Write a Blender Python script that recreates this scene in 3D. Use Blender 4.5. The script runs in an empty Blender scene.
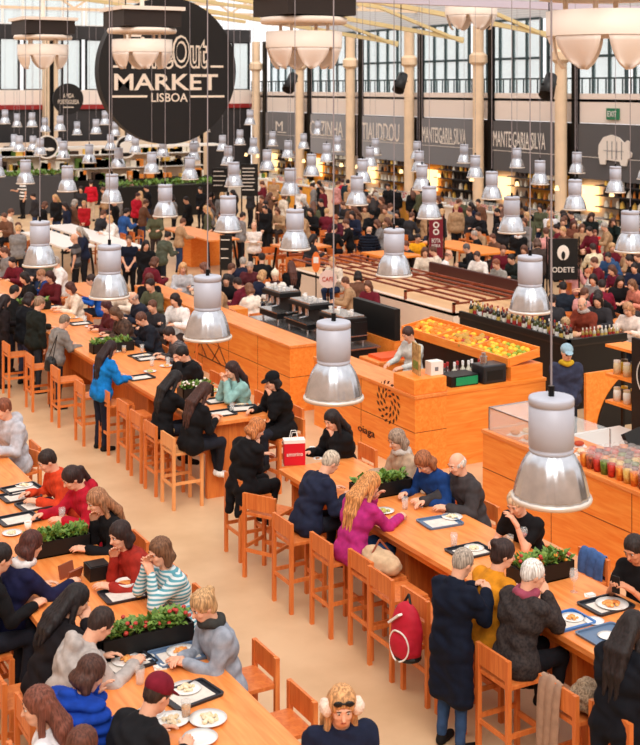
import bpy, math, random
import numpy as np
from mathutils import Vector, Matrix

# ------------------------------------------------------------------ camera, light, exposure
SC = bpy.context.scene
COL = SC.collection
CAM_H, FOC, HORIZ = 5.7, 1245.0, 88.0
YAW = math.atan(690 / 1245)
FWD = (math.sin(YAW), math.cos(YAW)); RGT = (math.cos(YAW), -math.sin(YAW))
cam_data = bpy.data.cameras.new('camera')
cam_data.sensor_fit = 'HORIZONTAL'; cam_data.sensor_width = 36.0
cam_data.lens = 36.0 * FOC / 640.0
cam_data.shift_y = -(372.5 - HORIZ) / 640.0
cam_data.clip_end = 400
cam_data.dof.use_dof = True; cam_data.dof.focus_distance = 13.0; cam_data.dof.aperture_fstop = 4.0
cam = bpy.data.objects.new('camera', cam_data); COL.objects.link(cam)
cam.location = (0, 0, CAM_H); cam.rotation_euler = (math.radians(90), 0, -YAW)
SC.camera = cam

world = bpy.data.worlds.new('daylight'); SC.world = world; world.use_nodes = True
bg = world.node_tree.nodes['Background']
bg.inputs['Color'].default_value = (1.0, 0.96, 0.95, 1); bg.inputs['Strength'].default_value = 1.12
sun_d = bpy.data.lights.new('sun', 'SUN'); sun_d.energy = 1.9; sun_d.angle = math.radians(35); sun_d.color = (1, 0.93, 0.85)
sun = bpy.data.objects.new('sun', sun_d); COL.objects.link(sun); sun.rotation_euler = (math.radians(38), math.radians(-22), 0)
SC.view_settings.view_transform = 'Standard'; SC.view_settings.look = 'None'
SC.view_settings.exposure = 0.2; SC.view_settings.gamma = 1.0
SC.view_settings.use_curve_mapping = False
SC.cycles.use_denoising = True
SC.cycles.max_bounces = 6; SC.cycles.diffuse_bounces = 3; SC.cycles.glossy_bounces = 3
SC.cycles.transparent_max_bounces = 12
SC.cycles.caustics_reflective = False; SC.cycles.caustics_refractive = False

def at(px, py, z=0.0):
    """where the sight line through a point of the photo meets the level z"""
    t = (CAM_H - z) * FOC / (py - HORIZ); s = (px - 320) / FOC
    return Vector((t * (FWD[0] + s * RGT[0]), t * (FWD[1] + s * RGT[1]), z))
def on_x(px, py, x):
    s = (px - 320) / FOC; t = x / (FWD[0] + s * RGT[0])
    return Vector((x, t * (FWD[1] + s * RGT[1]), CAM_H - (py - HORIZ) * t / FOC))
def on_y(px, py, y):
    s = (px - 320) / FOC; t = y / (FWD[1] + s * RGT[1])
    return Vector((t * (FWD[0] + s * RGT[0]), y, CAM_H - (py - HORIZ) * t / FOC))

# ------------------------------------------------------------------ materials
def lin(c):
    return tuple(((v / 255) / 12.92 if v / 255 <= 0.04045 else ((v / 255 + 0.055) / 1.055) ** 2.4) for v in c)
MATS = {}
def mat(name, rgb=(128, 128, 128), rough=0.6, metal=0.0, var=0.0, scale=8.0, kind=None, rgb2=None, alpha=None, trans=0.0, emit=None, spec=0.4):
    if name in MATS: return MATS[name]
    m = bpy.data.materials.new(name); m.use_nodes = True; MATS[name] = m
    nt = m.node_tree; b = nt.nodes['Principled BSDF']
    c = lin(rgb)
    b.inputs['Base Color'].default_value = (*c, 1); b.inputs['Roughness'].default_value = rough
    b.inputs['Metallic'].default_value = metal; b.inputs['Specular IOR Level'].default_value = spec
    if trans: b.inputs['Transmission Weight'].default_value = trans
    if alpha is not None: b.inputs['Alpha'].default_value = alpha
    if emit: b.inputs['Emission Color'].default_value = (*lin(rgb), 1); b.inputs['Emission Strength'].default_value = emit
    def N(t): return nt.nodes.new(t)
    L = nt.links.new
    if kind or var:
        tc = N('ShaderNodeTexCoord'); mp = N('ShaderNodeMapping'); L(tc.outputs['Object'], mp.inputs['Vector'])
        rp = N('ShaderNodeValToRGB'); c2 = lin(rgb2) if rgb2 else tuple(min(1, v * (1 + var)) for v in c)
        c1 = c if rgb2 else tuple(v * (1 - var) for v in c)
        rp.color_ramp.elements[0].color = (*c1, 1); rp.color_ramp.elements[1].color = (*c2, 1)
        if kind in ('wood', 'woodx', 'woodz'):
            sc = {'wood': (7, .7, 7), 'woodx': (.7, 7, 7), 'woodz': (7, 7, .7)}[kind]
            mp.inputs['Scale'].default_value = sc
            n = N('ShaderNodeTexNoise'); n.inputs['Scale'].default_value = 2.2; n.inputs['Detail'].default_value = 5; n.inputs['Distortion'].default_value = 1.2
            L(mp.outputs[0], n.inputs['Vector']); rp.color_ramp.elements[0].position = .3; rp.color_ramp.elements[1].position = .7
            L(n.outputs['Fac'], rp.inputs['Fac'])
        elif kind == 'stripe':
            w = N('ShaderNodeTexWave'); w.bands_direction = 'Z'; w.inputs['Scale'].default_value = scale; w.inputs['Distortion'].default_value = 1.0
            L(mp.outputs[0], w.inputs['Vector']); L(w.outputs['Fac'], rp.inputs['Fac'])
            rp.color_ramp.elements[0].position = .4; rp.color_ramp.elements[1].position = .6
        elif kind == 'strand':
            mp.inputs['Scale'].default_value = (1, 1, .12)
            n = N('ShaderNodeTexNoise'); n.inputs['Scale'].default_value = 70; n.inputs['Detail'].default_value = 2
            L(mp.outputs[0], n.inputs['Vector']); L(n.outputs['Fac'], rp.inputs['Fac'])
            rp.color_ramp.elements[0].position = .35; rp.color_ramp.elements[1].position = .65
        else:
            n = N('ShaderNodeTexNoise'); n.inputs['Scale'].default_value = scale; n.inputs['Detail'].default_value = 4
            L(mp.outputs[0], n.inputs['Vector']); L(n.outputs['Fac'], rp.inputs['Fac'])
            rp.color_ramp.elements[0].position = .35; rp.color_ramp.elements[1].position = .65
        L(rp.outputs[0], b.inputs['Base Color'])
    return m

WOOD = mat('pine_plywood', (242, 126, 38), .45, kind='wood', rgb2=(255, 160, 70))
WOODX = mat('pine_plywood_cross', (242, 126, 38), .45, kind='woodx', rgb2=(255, 160, 70))
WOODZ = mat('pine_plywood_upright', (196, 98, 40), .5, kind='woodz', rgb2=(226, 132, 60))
TABLE = mat('table_top_wood', (230, 126, 54), .35, kind='wood', rgb2=(248, 160, 88))
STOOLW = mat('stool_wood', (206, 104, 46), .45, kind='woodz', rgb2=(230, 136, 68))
STOOLL = mat('pale_stool_wood', (228, 150, 88), .45, kind='woodz', rgb2=(240, 170, 108))
BLACK = mat('black_paint', (14, 14, 15), .5)
BLACKM = mat('black_metal', (22, 22, 24), .35, .6)
STEEL = mat('steel', (190, 190, 192), .25, .9)
WHITE = mat('white_paint', (240, 236, 230), .5)
CREAM = mat('cream_plaster', (236, 214, 194), .7, var=.04, scale=1.5)
CHINA = mat('white_china', (246, 244, 240), .2)
GREEN = mat('leaf_green', (70, 110, 42), .5, kind='noise', rgb2=(130, 160, 70), scale=30)
SOIL = mat('soil', (45, 30, 22), .9, var=.3)
GLASS = mat('clear_glass', (235, 240, 240), .05, alpha=.22, spec=.6)

# ------------------------------------------------------------------ object helpers
def tag(o, label=None, cat=None, group=None, kind=None):
    if label: o['label'] = label
    if cat: o['category'] = cat
    if group: o['group'] = group
    if kind: o['kind'] = kind
    return o
def empty(name, loc=(0, 0, 0), rz=0.0, label=None, cat=None, group=None):
    o = bpy.data.objects.new(name, None); COL.objects.link(o)
    o.location = loc; o.rotation_euler = (0, 0, rz); o.empty_display_size = .1
    return tag(o, label, cat, group)
def link(name, me, m=None, parent=None, smooth=False):
    o = bpy.data.objects.new(name, me); COL.objects.link(o)
    if m is not None and not me.materials: me.materials.append(m)
    if parent is not None: o.parent = parent
    if smooth: me.polygons.foreach_set('use_smooth', [True] * len(me.polygons))
    return o
def copy_tree(o, parent=None):
    kids = list(o.children)
    c = o.copy(); COL.objects.link(c)
    if parent is not None: c.parent = parent
    for k in kids: copy_tree(k, c)
    return c

class MB:
    def __init__(s): s.v = []; s.f = []; s.mi = []; s.m = []
    def add(s, vs, fs, m=None):
        if m is not None and m not in s.m: s.m.append(m)
        k = s.m.index(m) if m is not None else 0
        n = len(s.v); s.v += [tuple(v) for v in vs]
        for f in fs: s.f.append(tuple(i + n for i in f)); s.mi.append(k)
        return s
    def box(s, x0, x1, y0, y1, z0, z1, m=None, M=None):
        vs = [Vector((x, y, z)) for x in (x0, x1) for y in (y0, y1) for z in (z0, z1)]
        if M is not None: vs = [M @ v for v in vs]
        return s.add(vs, [(0, 1, 3, 2), (4, 6, 7, 5), (0, 4, 5, 1), (2, 3, 7, 6), (0, 2, 6, 4), (1, 5, 7, 3)], m)
    def lathe(s, prof, n=24, c=(0, 0, 0), m=None, M=None, cap=False):
        vs = []; fs = []
        for r, z in prof:
            for k in range(n):
                a = 2 * math.pi * k / n; v = Vector((c[0] + r * math.cos(a), c[1] + r * math.sin(a), c[2] + z))
                vs.append(M @ v if M is not None else v)
        for i in range(len(prof) - 1):
            for k in range(n):
                k2 = (k + 1) % n
                fs.append((i * n + k, i * n + k2, (i + 1) * n + k2, (i + 1) * n + k))
        if cap:
            fs.append(tuple(range(n))[::-1]); fs.append(tuple((len(prof) - 1) * n + k for k in range(n)))
        return s.add(vs, fs, m)
    def cyl(s, c, r, h, n=16, m=None, r2=None, M=None):
        return s.lathe([(r, 0), (r if r2 is None else r2, h)], n, c, m, M, True)
    def tube(s, a, b, r, n=8, m=None, r2=None):
        a = Vector(a); b = Vector(b); d = b - a; q = d.to_track_quat('Z', 'Y').to_matrix().to_4x4()
        return s.lathe([(r, 0), (r if r2 is None else r2, d.length)], n, (0, 0, 0), m, Matrix.Translation(a) @ q, True)
    def bar(s, a, b, w, t, m=None):
        a = Vector(a); b = Vector(b); d = b - a; q = d.to_track_quat('Z', 'Y').to_matrix().to_4x4()
        return s.box(-w / 2, w / 2, -t / 2, t / 2, 0, d.length, m, Matrix.Translation(a) @ q)
    def ell(s, c, r, n=12, m=None):
        k = n // 2; pr = [(max(1e-4, math.sin(math.pi * i / k)), -math.cos(math.pi * i / k)) for i in range(k + 1)]
        return s.lathe(pr, n, (0, 0, 0), m, Matrix.Translation(Vector(c)) @ Matrix.Diagonal((r[0], r[1], r[2], 1)))
    def prism(s, pts, h, M=None, m=None):
        n = len(pts); vs = [Vector((p[0], p[1], 0)) for p in pts] + [Vector((p[0], p[1], h)) for p in pts]
        if M is not None: vs = [M @ v for v in vs]
        return s.add(vs, [tuple(range(n))[::-1], tuple(range(n, 2 * n))] + [(i, (i + 1) % n, n + (i + 1) % n, n + i) for i in range(n)], m)
    def mesh(s, name):
        me = bpy.data.meshes.new(name); me.from_pydata(s.v, [], s.f)
        for m in s.m: me.materials.append(m)
        if len(s.m) > 1: me.polygons.foreach_set('material_index', s.mi)
        me.update(); return me
    def build(s, name, m=None, parent=None, smooth=False, bevel=0):
        o = link(name, s.mesh(name), m, parent, smooth)
        if bevel:
            b = o.modifiers.new('bevel', 'BEVEL'); b.width = bevel; b.segments = 2; b.limit_method = 'ANGLE'
        return o
def one(name, mb, m, label, cat, group=None, loc=None, rz=0, kind=None, smooth=False):
    o = mb.build(name, m, None, smooth)
    if loc is not None: o.location = loc
    o.rotation_euler = (0, 0, rz)
    return tag(o, label, cat, group, kind)

FACE_NX = Matrix(((0, 0, -1), (-1, 0, 0), (0, 1, 0))).to_4x4()   # text plane seen from the -x side
FACE_NY = Matrix(((1, 0, 0), (0, 0, -1), (0, 1, 0))).to_4x4()     # text plane seen from the -y side
def writing(name, s, w, h, c, face, m, parent=None, off=0.0, depth=.01, spacing=1.0):
    cu = bpy.data.curves.new('t', 'FONT'); cu.body = s; cu.size = 1; cu.offset = off; cu.extrude = .01; cu.space_character = spacing
    cu.align_x = 'LEFT'; cu.resolution_u = 3
    o = bpy.data.objects.new('t', cu); me = bpy.data.meshes.new_from_object(o)
    bpy.data.objects.remove(o); bpy.data.curves.remove(cu)
    n = len(me.vertices); a = np.empty(n * 3, np.float32); me.vertices.foreach_get('co', a); a = a.reshape(n, 3)
    lo, hi = a.min(0), a.max(0); mid = (lo + hi) / 2; a -= mid
    a[:, 0] *= w / (hi[0] - lo[0]); a[:, 1] *= h / (hi[1] - lo[1]); a[:, 2] *= depth / max(1e-6, hi[2] - lo[2])
    T = np.array((Matrix.Translation(Vector(c)) @ face), dtype=np.float32)
    a = a @ T[:3, :3].T + T[:3, 3]
    me.vertices.foreach_set('co', a.ravel().astype(np.float32)); me.update()
    me.materials.clear(); me.materials.append(m)
    o = link(name, me, None, parent)
    return o

# ------------------------------------------------------------------ figures grown as one continuous surface
V3 = lambda *a: np.array(a, dtype=np.float64)
class Field:
    def __init__(s, lo, hi, h):
        s.h = h; s.lo = np.array(lo, float) - 2 * h
        n = np.ceil((np.array(hi, float) + 2 * h - s.lo) / h).astype(int) + 1
        s.n = n; s.F = np.full(tuple(n), .5, np.float32)
        s.ax = [(s.lo[i] + np.arange(n[i]) * h).astype(np.float32) for i in range(3)]
    def blk(s, lo, hi):
        a = np.maximum(0, np.floor((np.array(lo) - s.lo) / s.h).astype(int)); b = np.minimum(s.n, np.ceil((np.array(hi) - s.lo) / s.h).astype(int) + 1)
        if (b <= a).any(): return None
        sl = tuple(slice(a[i], b[i]) for i in range(3))
        return sl, s.ax[0][sl[0]][:, None, None], s.ax[1][sl[1]][None, :, None], s.ax[2][sl[2]][None, None, :]
    def put(s, sl, d, k):
        f = s.F[sl]
        if k > 0:
            hh = np.clip(.5 + .5 * (f - d) / k, 0, 1); s.F[sl] = f * (1 - hh) + d * hh - k * hh * (1 - hh)
        else: s.F[sl] = np.minimum(f, d)
    def cap(s, a, b, ra, rb=None, k=.02):
        rb = ra if rb is None else rb; a = np.array(a, float); b = np.array(b, float); R = max(ra, rb) + k + 2 * s.h
        q = s.blk(np.minimum(a, b) - R, np.maximum(a, b) + R)
        if q is None: return
        sl, X, Y, Z = q; d = b - a; L = max(1e-9, float(d @ d))
        t = np.clip(((X - a[0]) * d[0] + (Y - a[1]) * d[1] + (Z - a[2]) * d[2]) / L, 0, 1)
        D = np.sqrt((X - a[0] - t * d[0]) ** 2 + (Y - a[1] - t * d[1]) ** 2 + (Z - a[2] - t * d[2]) ** 2) - (ra + (rb - ra) * t)
        s.put(sl, D.astype(np.float32), k)
    def ell(s, c, r, R=None, k=.02, sub=False):
        c = np.array(c, float); r = np.array(r, float); R = np.eye(3) if R is None else R; m = r.max() + k + 2 * s.h
        q = s.blk(c - m, c + m)
        if q is None: return
        sl, X, Y, Z = q; x, y, z = X - c[0], Y - c[1], Z - c[2]
        u = [(R[0, i] * x + R[1, i] * y + R[2, i] * z) for i in range(3)]
        k0 = np.sqrt(sum((u[i] / r[i]) ** 2 for i in range(3))); k1 = np.sqrt(sum((u[i] / r[i] ** 2) ** 2 for i in range(3))) + 1e-6
        D = (k0 * (k0 - 1) / k1).astype(np.float32)
        if sub:
            f = s.F[sl]; g = -D
            hh = np.clip(.5 - .5 * (f - g) / max(k, 1e-4), 0, 1); s.F[sl] = f * (1 - hh) + g * hh + k * hh * (1 - hh)
        else: s.put(sl, D, k)
    def wrinkle(s, A, f=24):
        X, Y, Z = s.ax[0][:, None, None], s.ax[1][None, :, None], s.ax[2][None, None, :]
        s.F = s.F + (A * np.sin(f * X + 2.2 * np.sin(f * .8 * Z + 2 * Y)) * np.sin(f * .9 * Z + 2 * np.sin(f * .7 * Y + X))).astype(np.float32)
    def ridges(s, A, pitch):
        s.F = s.F + (A * np.abs(np.sin(np.pi * s.ax[2] / pitch))).astype(np.float32)[None, None, :] * -1 + A * .5
    def nets(s):
        F = s.F; F[0] = F[-1] = .5; F[:, 0] = F[:, -1] = .5; F[:, :, 0] = F[:, :, -1] = .5
        S = F < 0; nx, ny, nz = F.shape
        cnt = np.zeros((nx - 1, ny - 1, nz - 1), np.int8)
        for i in (0, 1):
            for j in (0, 1):
                for k in (0, 1): cnt += S[i:nx - 1 + i, j:ny - 1 + j, k:nz - 1 + k]
        act = (cnt > 0) & (cnt < 8); idx = np.full(act.shape, -1, np.int32); I, J, K = np.nonzero(act); idx[I, J, K] = np.arange(len(I))
        P = np.zeros((len(I), 3)); C = np.zeros(len(I))
        cor = [(i, j, k) for i in (0, 1) for j in (0, 1) for k in (0, 1)]
        for a in cor:
            for ax in range(3):
                if a[ax]: continue
                b = list(a); b[ax] = 1
                f0 = F[I + a[0], J + a[1], K + a[2]]; f1 = F[I + b[0], J + b[1], K + b[2]]
                w = (f0 < 0) != (f1 < 0); t = np.where(w, f0 / np.where(w, f0 - f1, 1), 0)
                p = np.tile(np.array(a, float), (len(I), 1)); p[:, ax] += t
                P += p * w[:, None]; C += w
        P = (P / C[:, None] + np.stack([I, J, K], 1)) * s.h + s.lo
        Q = []
        for ax in range(3):
            u, v = (ax + 1) % 3, (ax + 2) % 3
            A = [slice(0, None)] * 3; A[ax] = slice(0, -1); B = [slice(0, None)] * 3; B[ax] = slice(1, None)
            ch = S[tuple(A)] != S[tuple(B)]; E = np.stack(np.nonzero(ch), 1)
            E = E[(E[:, u] > 0) & (E[:, v] > 0) & (E[:, u] < F.shape[u] - 1) & (E[:, v] < F.shape[v] - 1)]
            def g(du, dv):
                e = E.copy(); e[:, u] -= du; e[:, v] -= dv; return idx[e[:, 0], e[:, 1], e[:, 2]]
            q = np.stack([g(1, 1), g(0, 1), g(0, 0), g(1, 0)], 1); ins = S[E[:, 0], E[:, 1], E[:, 2]]
            q = np.where(ins[:, None], q, q[:, ::-1]); Q.append(q)
        return P, np.concatenate(Q)
def mesh_np(name, parts, mats, mi=None):
    """parts: list of (verts, quads, material index)"""
    vs = []; qs = []; ms = []; n = 0
    for P, Q, k in parts:
        vs.append(P); qs.append(Q + n); ms.append(np.full(len(Q), k, np.int32)); n += len(P)
    P = np.concatenate(vs).astype(np.float32); Q = np.concatenate(qs).astype(np.int32); M = np.concatenate(ms)
    me = bpy.data.meshes.new(name); me.vertices.add(len(P)); me.vertices.foreach_set('co', P.ravel())
    me.loops.add(Q.size); me.loops.foreach_set('vertex_index', Q.ravel())
    me.polygons.add(len(Q)); me.polygons.foreach_set('loop_start', np.arange(0, Q.size, 4, dtype=np.int32))
    me.polygons.foreach_set('material_index', M); me.polygons.foreach_set('use_smooth', np.ones(len(Q), bool))
    for m in mats: me.materials.append(m)
    me.update(calc_edges=True); return me

def rx(a): c, s = math.cos(a), math.sin(a); return np.array([[1, 0, 0], [0, c, -s], [0, s, c]])
def rz_(a): c, s = math.cos(a), math.sin(a); return np.array([[c, -s, 0], [s, c, 0], [0, 0, 1]])
def unit(v): return v / max(1e-9, np.linalg.norm(v))

def skeleton(pose, lean, hy, hp, arms, side=0.0, cross=False):
    J = {}
    hipz = .86 if pose == 'sit' else (.60 if pose == 'low' else .93)
    J['pel'] = V3(0, 0, hipz); d = lambda a: V3(side * .5, math.sin(a), math.cos(a))
    J['waist'] = J['pel'] + .17 * d(lean * .5); J['chest'] = J['waist'] + .19 * d(lean)
    J['neck'] = J['chest'] + .16 * d(lean * 1.2)
    J['back'] = V3(0, -math.cos(lean), math.sin(lean))
    R = rz_(math.radians(hy)) @ rx(-math.radians(hp)); J['R'] = R
    J['head'] = J['neck'] + .075 * d(lean * 1.2 + .15) + R @ V3(0, .02, .12)
    for sgn, n in ((-1, 'L'), (1, 'R')):
        J['sh' + n] = J['neck'] - .045 * d(lean) + V3(sgn * .175, 0, 0)
        H = J['head']; a = arms[0 if n == 'L' else 1]
        if isinstance(a, tuple): T = V3(*a)
        else:
            T = {'table': V3(sgn * .17, .42, 1.13), 'reach': V3(sgn * .12, .56, 1.14), 'in': V3(sgn * .05, .36, 1.13),
                 'mouth': H + R @ V3(sgn * .045, .15, -.13), 'chin': H + R @ V3(sgn * .04, .09, -.19), 'face': H + R @ V3(sgn * .05, .13, -.08),
                 'phone': J['chest'] + V3(sgn * .09, .33, .04), 'down': V3(sgn * .25, .04, hipz - .1), 'lap': V3(sgn * .12, .26, hipz + .1),
                 'clasp': V3(sgn * .05, .2, hipz + .02), 'cross': J['chest'] + V3(-sgn * .12, .19, -.1), 'out': J['chest'] + V3(sgn * .2, .38, -.05),
                 'lowtable': V3(sgn * .17, .40, .83)}[a]
        S = J['sh' + n]; v = T - S; L = np.linalg.norm(v); la, lb = .285, .255
        if L > .53: T = S + v / L * .53; v = T - S; L = .53
        L = max(L, .1); ca = (la * la + L * L - lb * lb) / (2 * la * L); ca = max(-1, min(1, ca))
        pole = V3(sgn * .55, -.35, -1.0); dv = unit(v); pole = unit(pole - dv * (pole @ dv))
        J['el' + n] = S + la * (dv * ca + pole * math.sqrt(1 - ca * ca)); J['wr' + n] = T
        hx = sgn * .09
        J['hip' + n] = J['pel'] + V3(hx, 0, -.02)
        if pose == 'sit':
            J['kn' + n] = V3(sgn * .12, .42, .84); J['an' + n] = V3(sgn * (.09 if not cross else .03), .36 + (.08 if cross else 0), .42); foot = unit(V3(sgn * .15, 1, -.25))
        elif pose == 'low':
            J['kn' + n] = V3(sgn * .13, .43, .52); J['an' + n] = V3(sgn * .12, .40, .09); foot = unit(V3(sgn * .2, 1, 0))
        elif pose == 'walk':
            o = .16 * sgn; J['kn' + n] = V3(hx, .5 * o + .06, .50); J['an' + n] = V3(hx, o, .09); foot = unit(V3(sgn * .1, 1, 0))
        else:
            J['kn' + n] = V3(sgn * .10, .025, .49); J['an' + n] = V3(sgn * .115, -.01, .085); foot = unit(V3(sgn * .25, 1, 0))
        J['ft' + n] = foot
    return J

def torso(F, J, g, k=.06):
    F.cap(J['pel'] + V3(-.08, 0, 0), J['pel'] + V3(.08, 0, 0), .115 + g, k=k)
    F.cap(J['waist'] + V3(-.06, 0, 0), J['waist'] + V3(.06, 0, 0), .105 + g, k=k)
    F.cap(J['chest'] + V3(-.085, 0, 0), J['chest'] + V3(.085, 0, 0), .115 + g, k=k)
    F.cap(J['shL'] - V3(-.03, 0, .02), J['shR'] - V3(.03, 0, .02), .062 + g, k=k)
    F.cap(J['chest'] + V3(0, 0, .05), J['neck'], .09 + g, .06 + g, k=k)
def arms_(F, J, g, k=.035, endcut=0.0):
    for n in 'LR':
        F.cap(J['sh' + n], J['el' + n], .056 + g, .044 + g, k); F.cap(J['el' + n], J['wr' + n] - endcut * unit(J['wr' + n] - J['el' + n]), .043 + g, .030 + g * 1.1, .02)
def legs_(F, J, g, k=.04, endcut=0.0):
    for n in 'LR':
        F.cap(J['hip' + n], J['kn' + n], .09 + g, .058 + g, k); F.cap(J['kn' + n], J['an' + n] - endcut * unit(J['an' + n] - J['kn' + n]), .056 + g, .036 + g * 1.3, .03)

def hand(J, n, h, curl):
    sgn = -1 if n == 'L' else 1
    w = J['wr' + n]; f = unit(w - J['el' + n]); f = unit(f + V3(-sgn * .15, .25, -.02))
    nrm = unit(np.cross(f, V3(0, 0, 1)) * 0 + V3(-sgn * .35, 0, -1) - f * (V3(-sgn * .35, 0, -1) @ f)); s = unit(np.cross(f, nrm)) * 1.0
    if s @ V3(sgn, 0, 0) < 0: s = -s          # s points to the outer (little finger) side
    F = Field(w - .20, w + .20, h)
    for o, L in ((-.028, .085), (-.009, .09), (.010, .086), (.028, .078)): F.cap(w - f * .02 + s * o * .6, w + f * L + s * o, .019, .0145, .016)
    for o, L, r, q in ((-.030, .085, .0095, .92), (-.010, .092, .0098, 1.0), (.011, .087, .0095, .94), (.030, .077, .0085, .76)):
        p = w + f * L + s * o; a = curl * (.9 + o * 4)
        for seg, rr in ((.042, 1), (.027, .92), (.021, .84)):
            dd = unit(f * math.cos(a) + nrm * math.sin(a)); p2 = p + dd * seg * q; F.cap(p, p2, r * rr, r * rr * .93, .004); p = p2; a += curl
    p = w + f * .028 - s * .026; dd = unit(f * .75 - s * .62 + nrm * .25); p2 = p + dd * .038; F.cap(p, p2, .0135, .0115, .010)
    dd = unit(f * .95 - s * .2 + nrm * .3); p3 = p2 + dd * .030; F.cap(p2, p3, .0112, .0102, .004); F.cap(p3, p3 + unit(f + nrm * .35) * .022, .0102, .0085, .004)
    return F.nets()

def head_(J, h):
    H, R = J['head'], J['R']; F = Field(H - .19, H + .17, h); T = lambda x, y, z: H + R @ V3(x, y, z)
    F.ell(T(0, -.012, .025), (.076, .094, .092), R, .01); F.ell(T(0, .022, -.03), (.060, .072, .082), R, .03)
    F.cap(T(-.022, .052, -.082), T(.022, .052, -.082), .022, k=.03)                      # chin and jaw
    F.cap(T(0, .086, .012), T(0, .108, -.026), .009, .014, .012)                          # nose
    for s in (-1, 1):
        F.ell(T(s * .030, .092, .012), (.015, .012, .010), R, .008, True)                # eye sockets
        F.cap(T(s * .014, .088, .030), T(s * .046, .078, .030), .008, k=.012)            # brow
        F.ell(T(s * .076, -.004, -.008), (.011, .019, .030), R, .006)                      # ears
        F.ell(T(s * .036, .066, -.028), (.022, .02, .02), R, .015)
    F.cap(T(-.017, .086, -.056), T(.017, .086, -.056), .0075, k=.006)                     # lips
    F.cap(T(0, -.025, -.04), J['neck'] - J['neck'] * 0 - V3(0, 0, .02), .056, .062, .035)
    return F.nets()
def small(c, r, R):
    n = 8; P = []; Q = []
    for i in range(n + 1):
        for k in range(n): a = math.pi * i / n; b = 2 * math.pi * k / n; P.append(c + R @ V3(r[0] * math.sin(a) * math.cos(b), r[1] * math.cos(a), r[2] * math.sin(a) * math.sin(b)))
    for i in range(n):
        for k in range(n): k2 = (k + 1) % n; Q.append((i * n + k, i * n + k2, (i + 1) * n + k2, (i + 1) * n + k))
    return np.array(P), np.array(Q)[:, ::-1]

def hair_(J, style, h):
    H, R = J['head'], J['R']; T = lambda x, y, z: H + R @ V3(x, y, z); b = J['back']; nk = J['neck']; ch = J['chest']
    F = Field(np.minimum(H, ch) - .34, np.maximum(H, ch) + .28, h)
    if style == 'bald':
        F.ell(T(0, -.02, .005), (.085, .098, .075), R, .01); F.ell(T(0, .03, .085), (.075, .12, .085), R, .01, True)
    else:
        F.ell(T(0, -.017, .036), (.089, .103, .098), R, .01)
        if style != 'crop': F.ell(T(0, -.045, -.03), (.078, .07, .08), R, .02)
        else: F.ell(T(0, -.05, -.01), (.072, .06, .07), R, .02)
    if style in ('long', 'longer', 'pony', 'bun', 'bob'):
        F.ell(T(0, -.01, .04), (.094, .105, .098), R, .01)
    if style in ('long', 'longer'):
        e = ch + b * .155 + (V3(0, 0, -.14) if style == 'longer' else V3(0, 0, .02))
        for x in (-.055, 0, .055):
            p1 = nk + b * .105 + V3(x * 1.15, 0, .03); p2 = (p1 + e) / 2 + b * .012 + V3(x * .5 + .012, 0, 0); p3 = e + V3(x * 1.0, 0, -.05 * (1 - abs(x) * 14)); F.cap(T(x * .9, -.065, .0), p1, .05, .048, .03); F.cap(p1, p2, .046, .036, .022); F.cap(p2, p3, .035, .012, .018)
        for s in (-1, 1): F.cap(T(s * .078, -.01, .01), nk + V3(s * .095, .01, .0), .026, .026, .02); F.cap(nk + V3(s * .095, .01, 0), ch + V3(s * .09, .10, .0), .024, .010, .015)
    if style == 'bob':
        for s in (-1, 1): F.cap(T(s * .076, -.02, .0), T(s * .078, -.02, -.10), .033, .035, .02)
        F.cap(T(-.05, -.07, -.06), T(.05, -.07, -.06), .05, k=.03)
    if style == 'pony': F.ell(T(0, -.12, .03), (.035, .035, .035), R, .01); F.cap(T(0, -.13, .02), nk + b * .13 + V3(.02, 0, 0), .035, .03, .02); F.cap(nk + b * .13 + V3(.02, 0, 0), ch + b * .15, .03, .012, .02)
    if style == 'bun': F.ell(T(0, -.10, .075), (.045, .045, .042), R, .012)
    if style != 'bald': F.ell(T(0, .115, -.045), (.066, .085, .105), R, .012, True)
    X, Y, Z = F.ax[0][:, None, None], F.ax[1][None, :, None], F.ax[2][None, None, :]
    F.F = F.F + (.0035 * np.sin(170 * X + 6 * np.sin(11 * Z)) * np.sin(150 * Y + 5 * np.sin(9 * Z + 2))).astype(np.float32)
    return F.nets()

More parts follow.
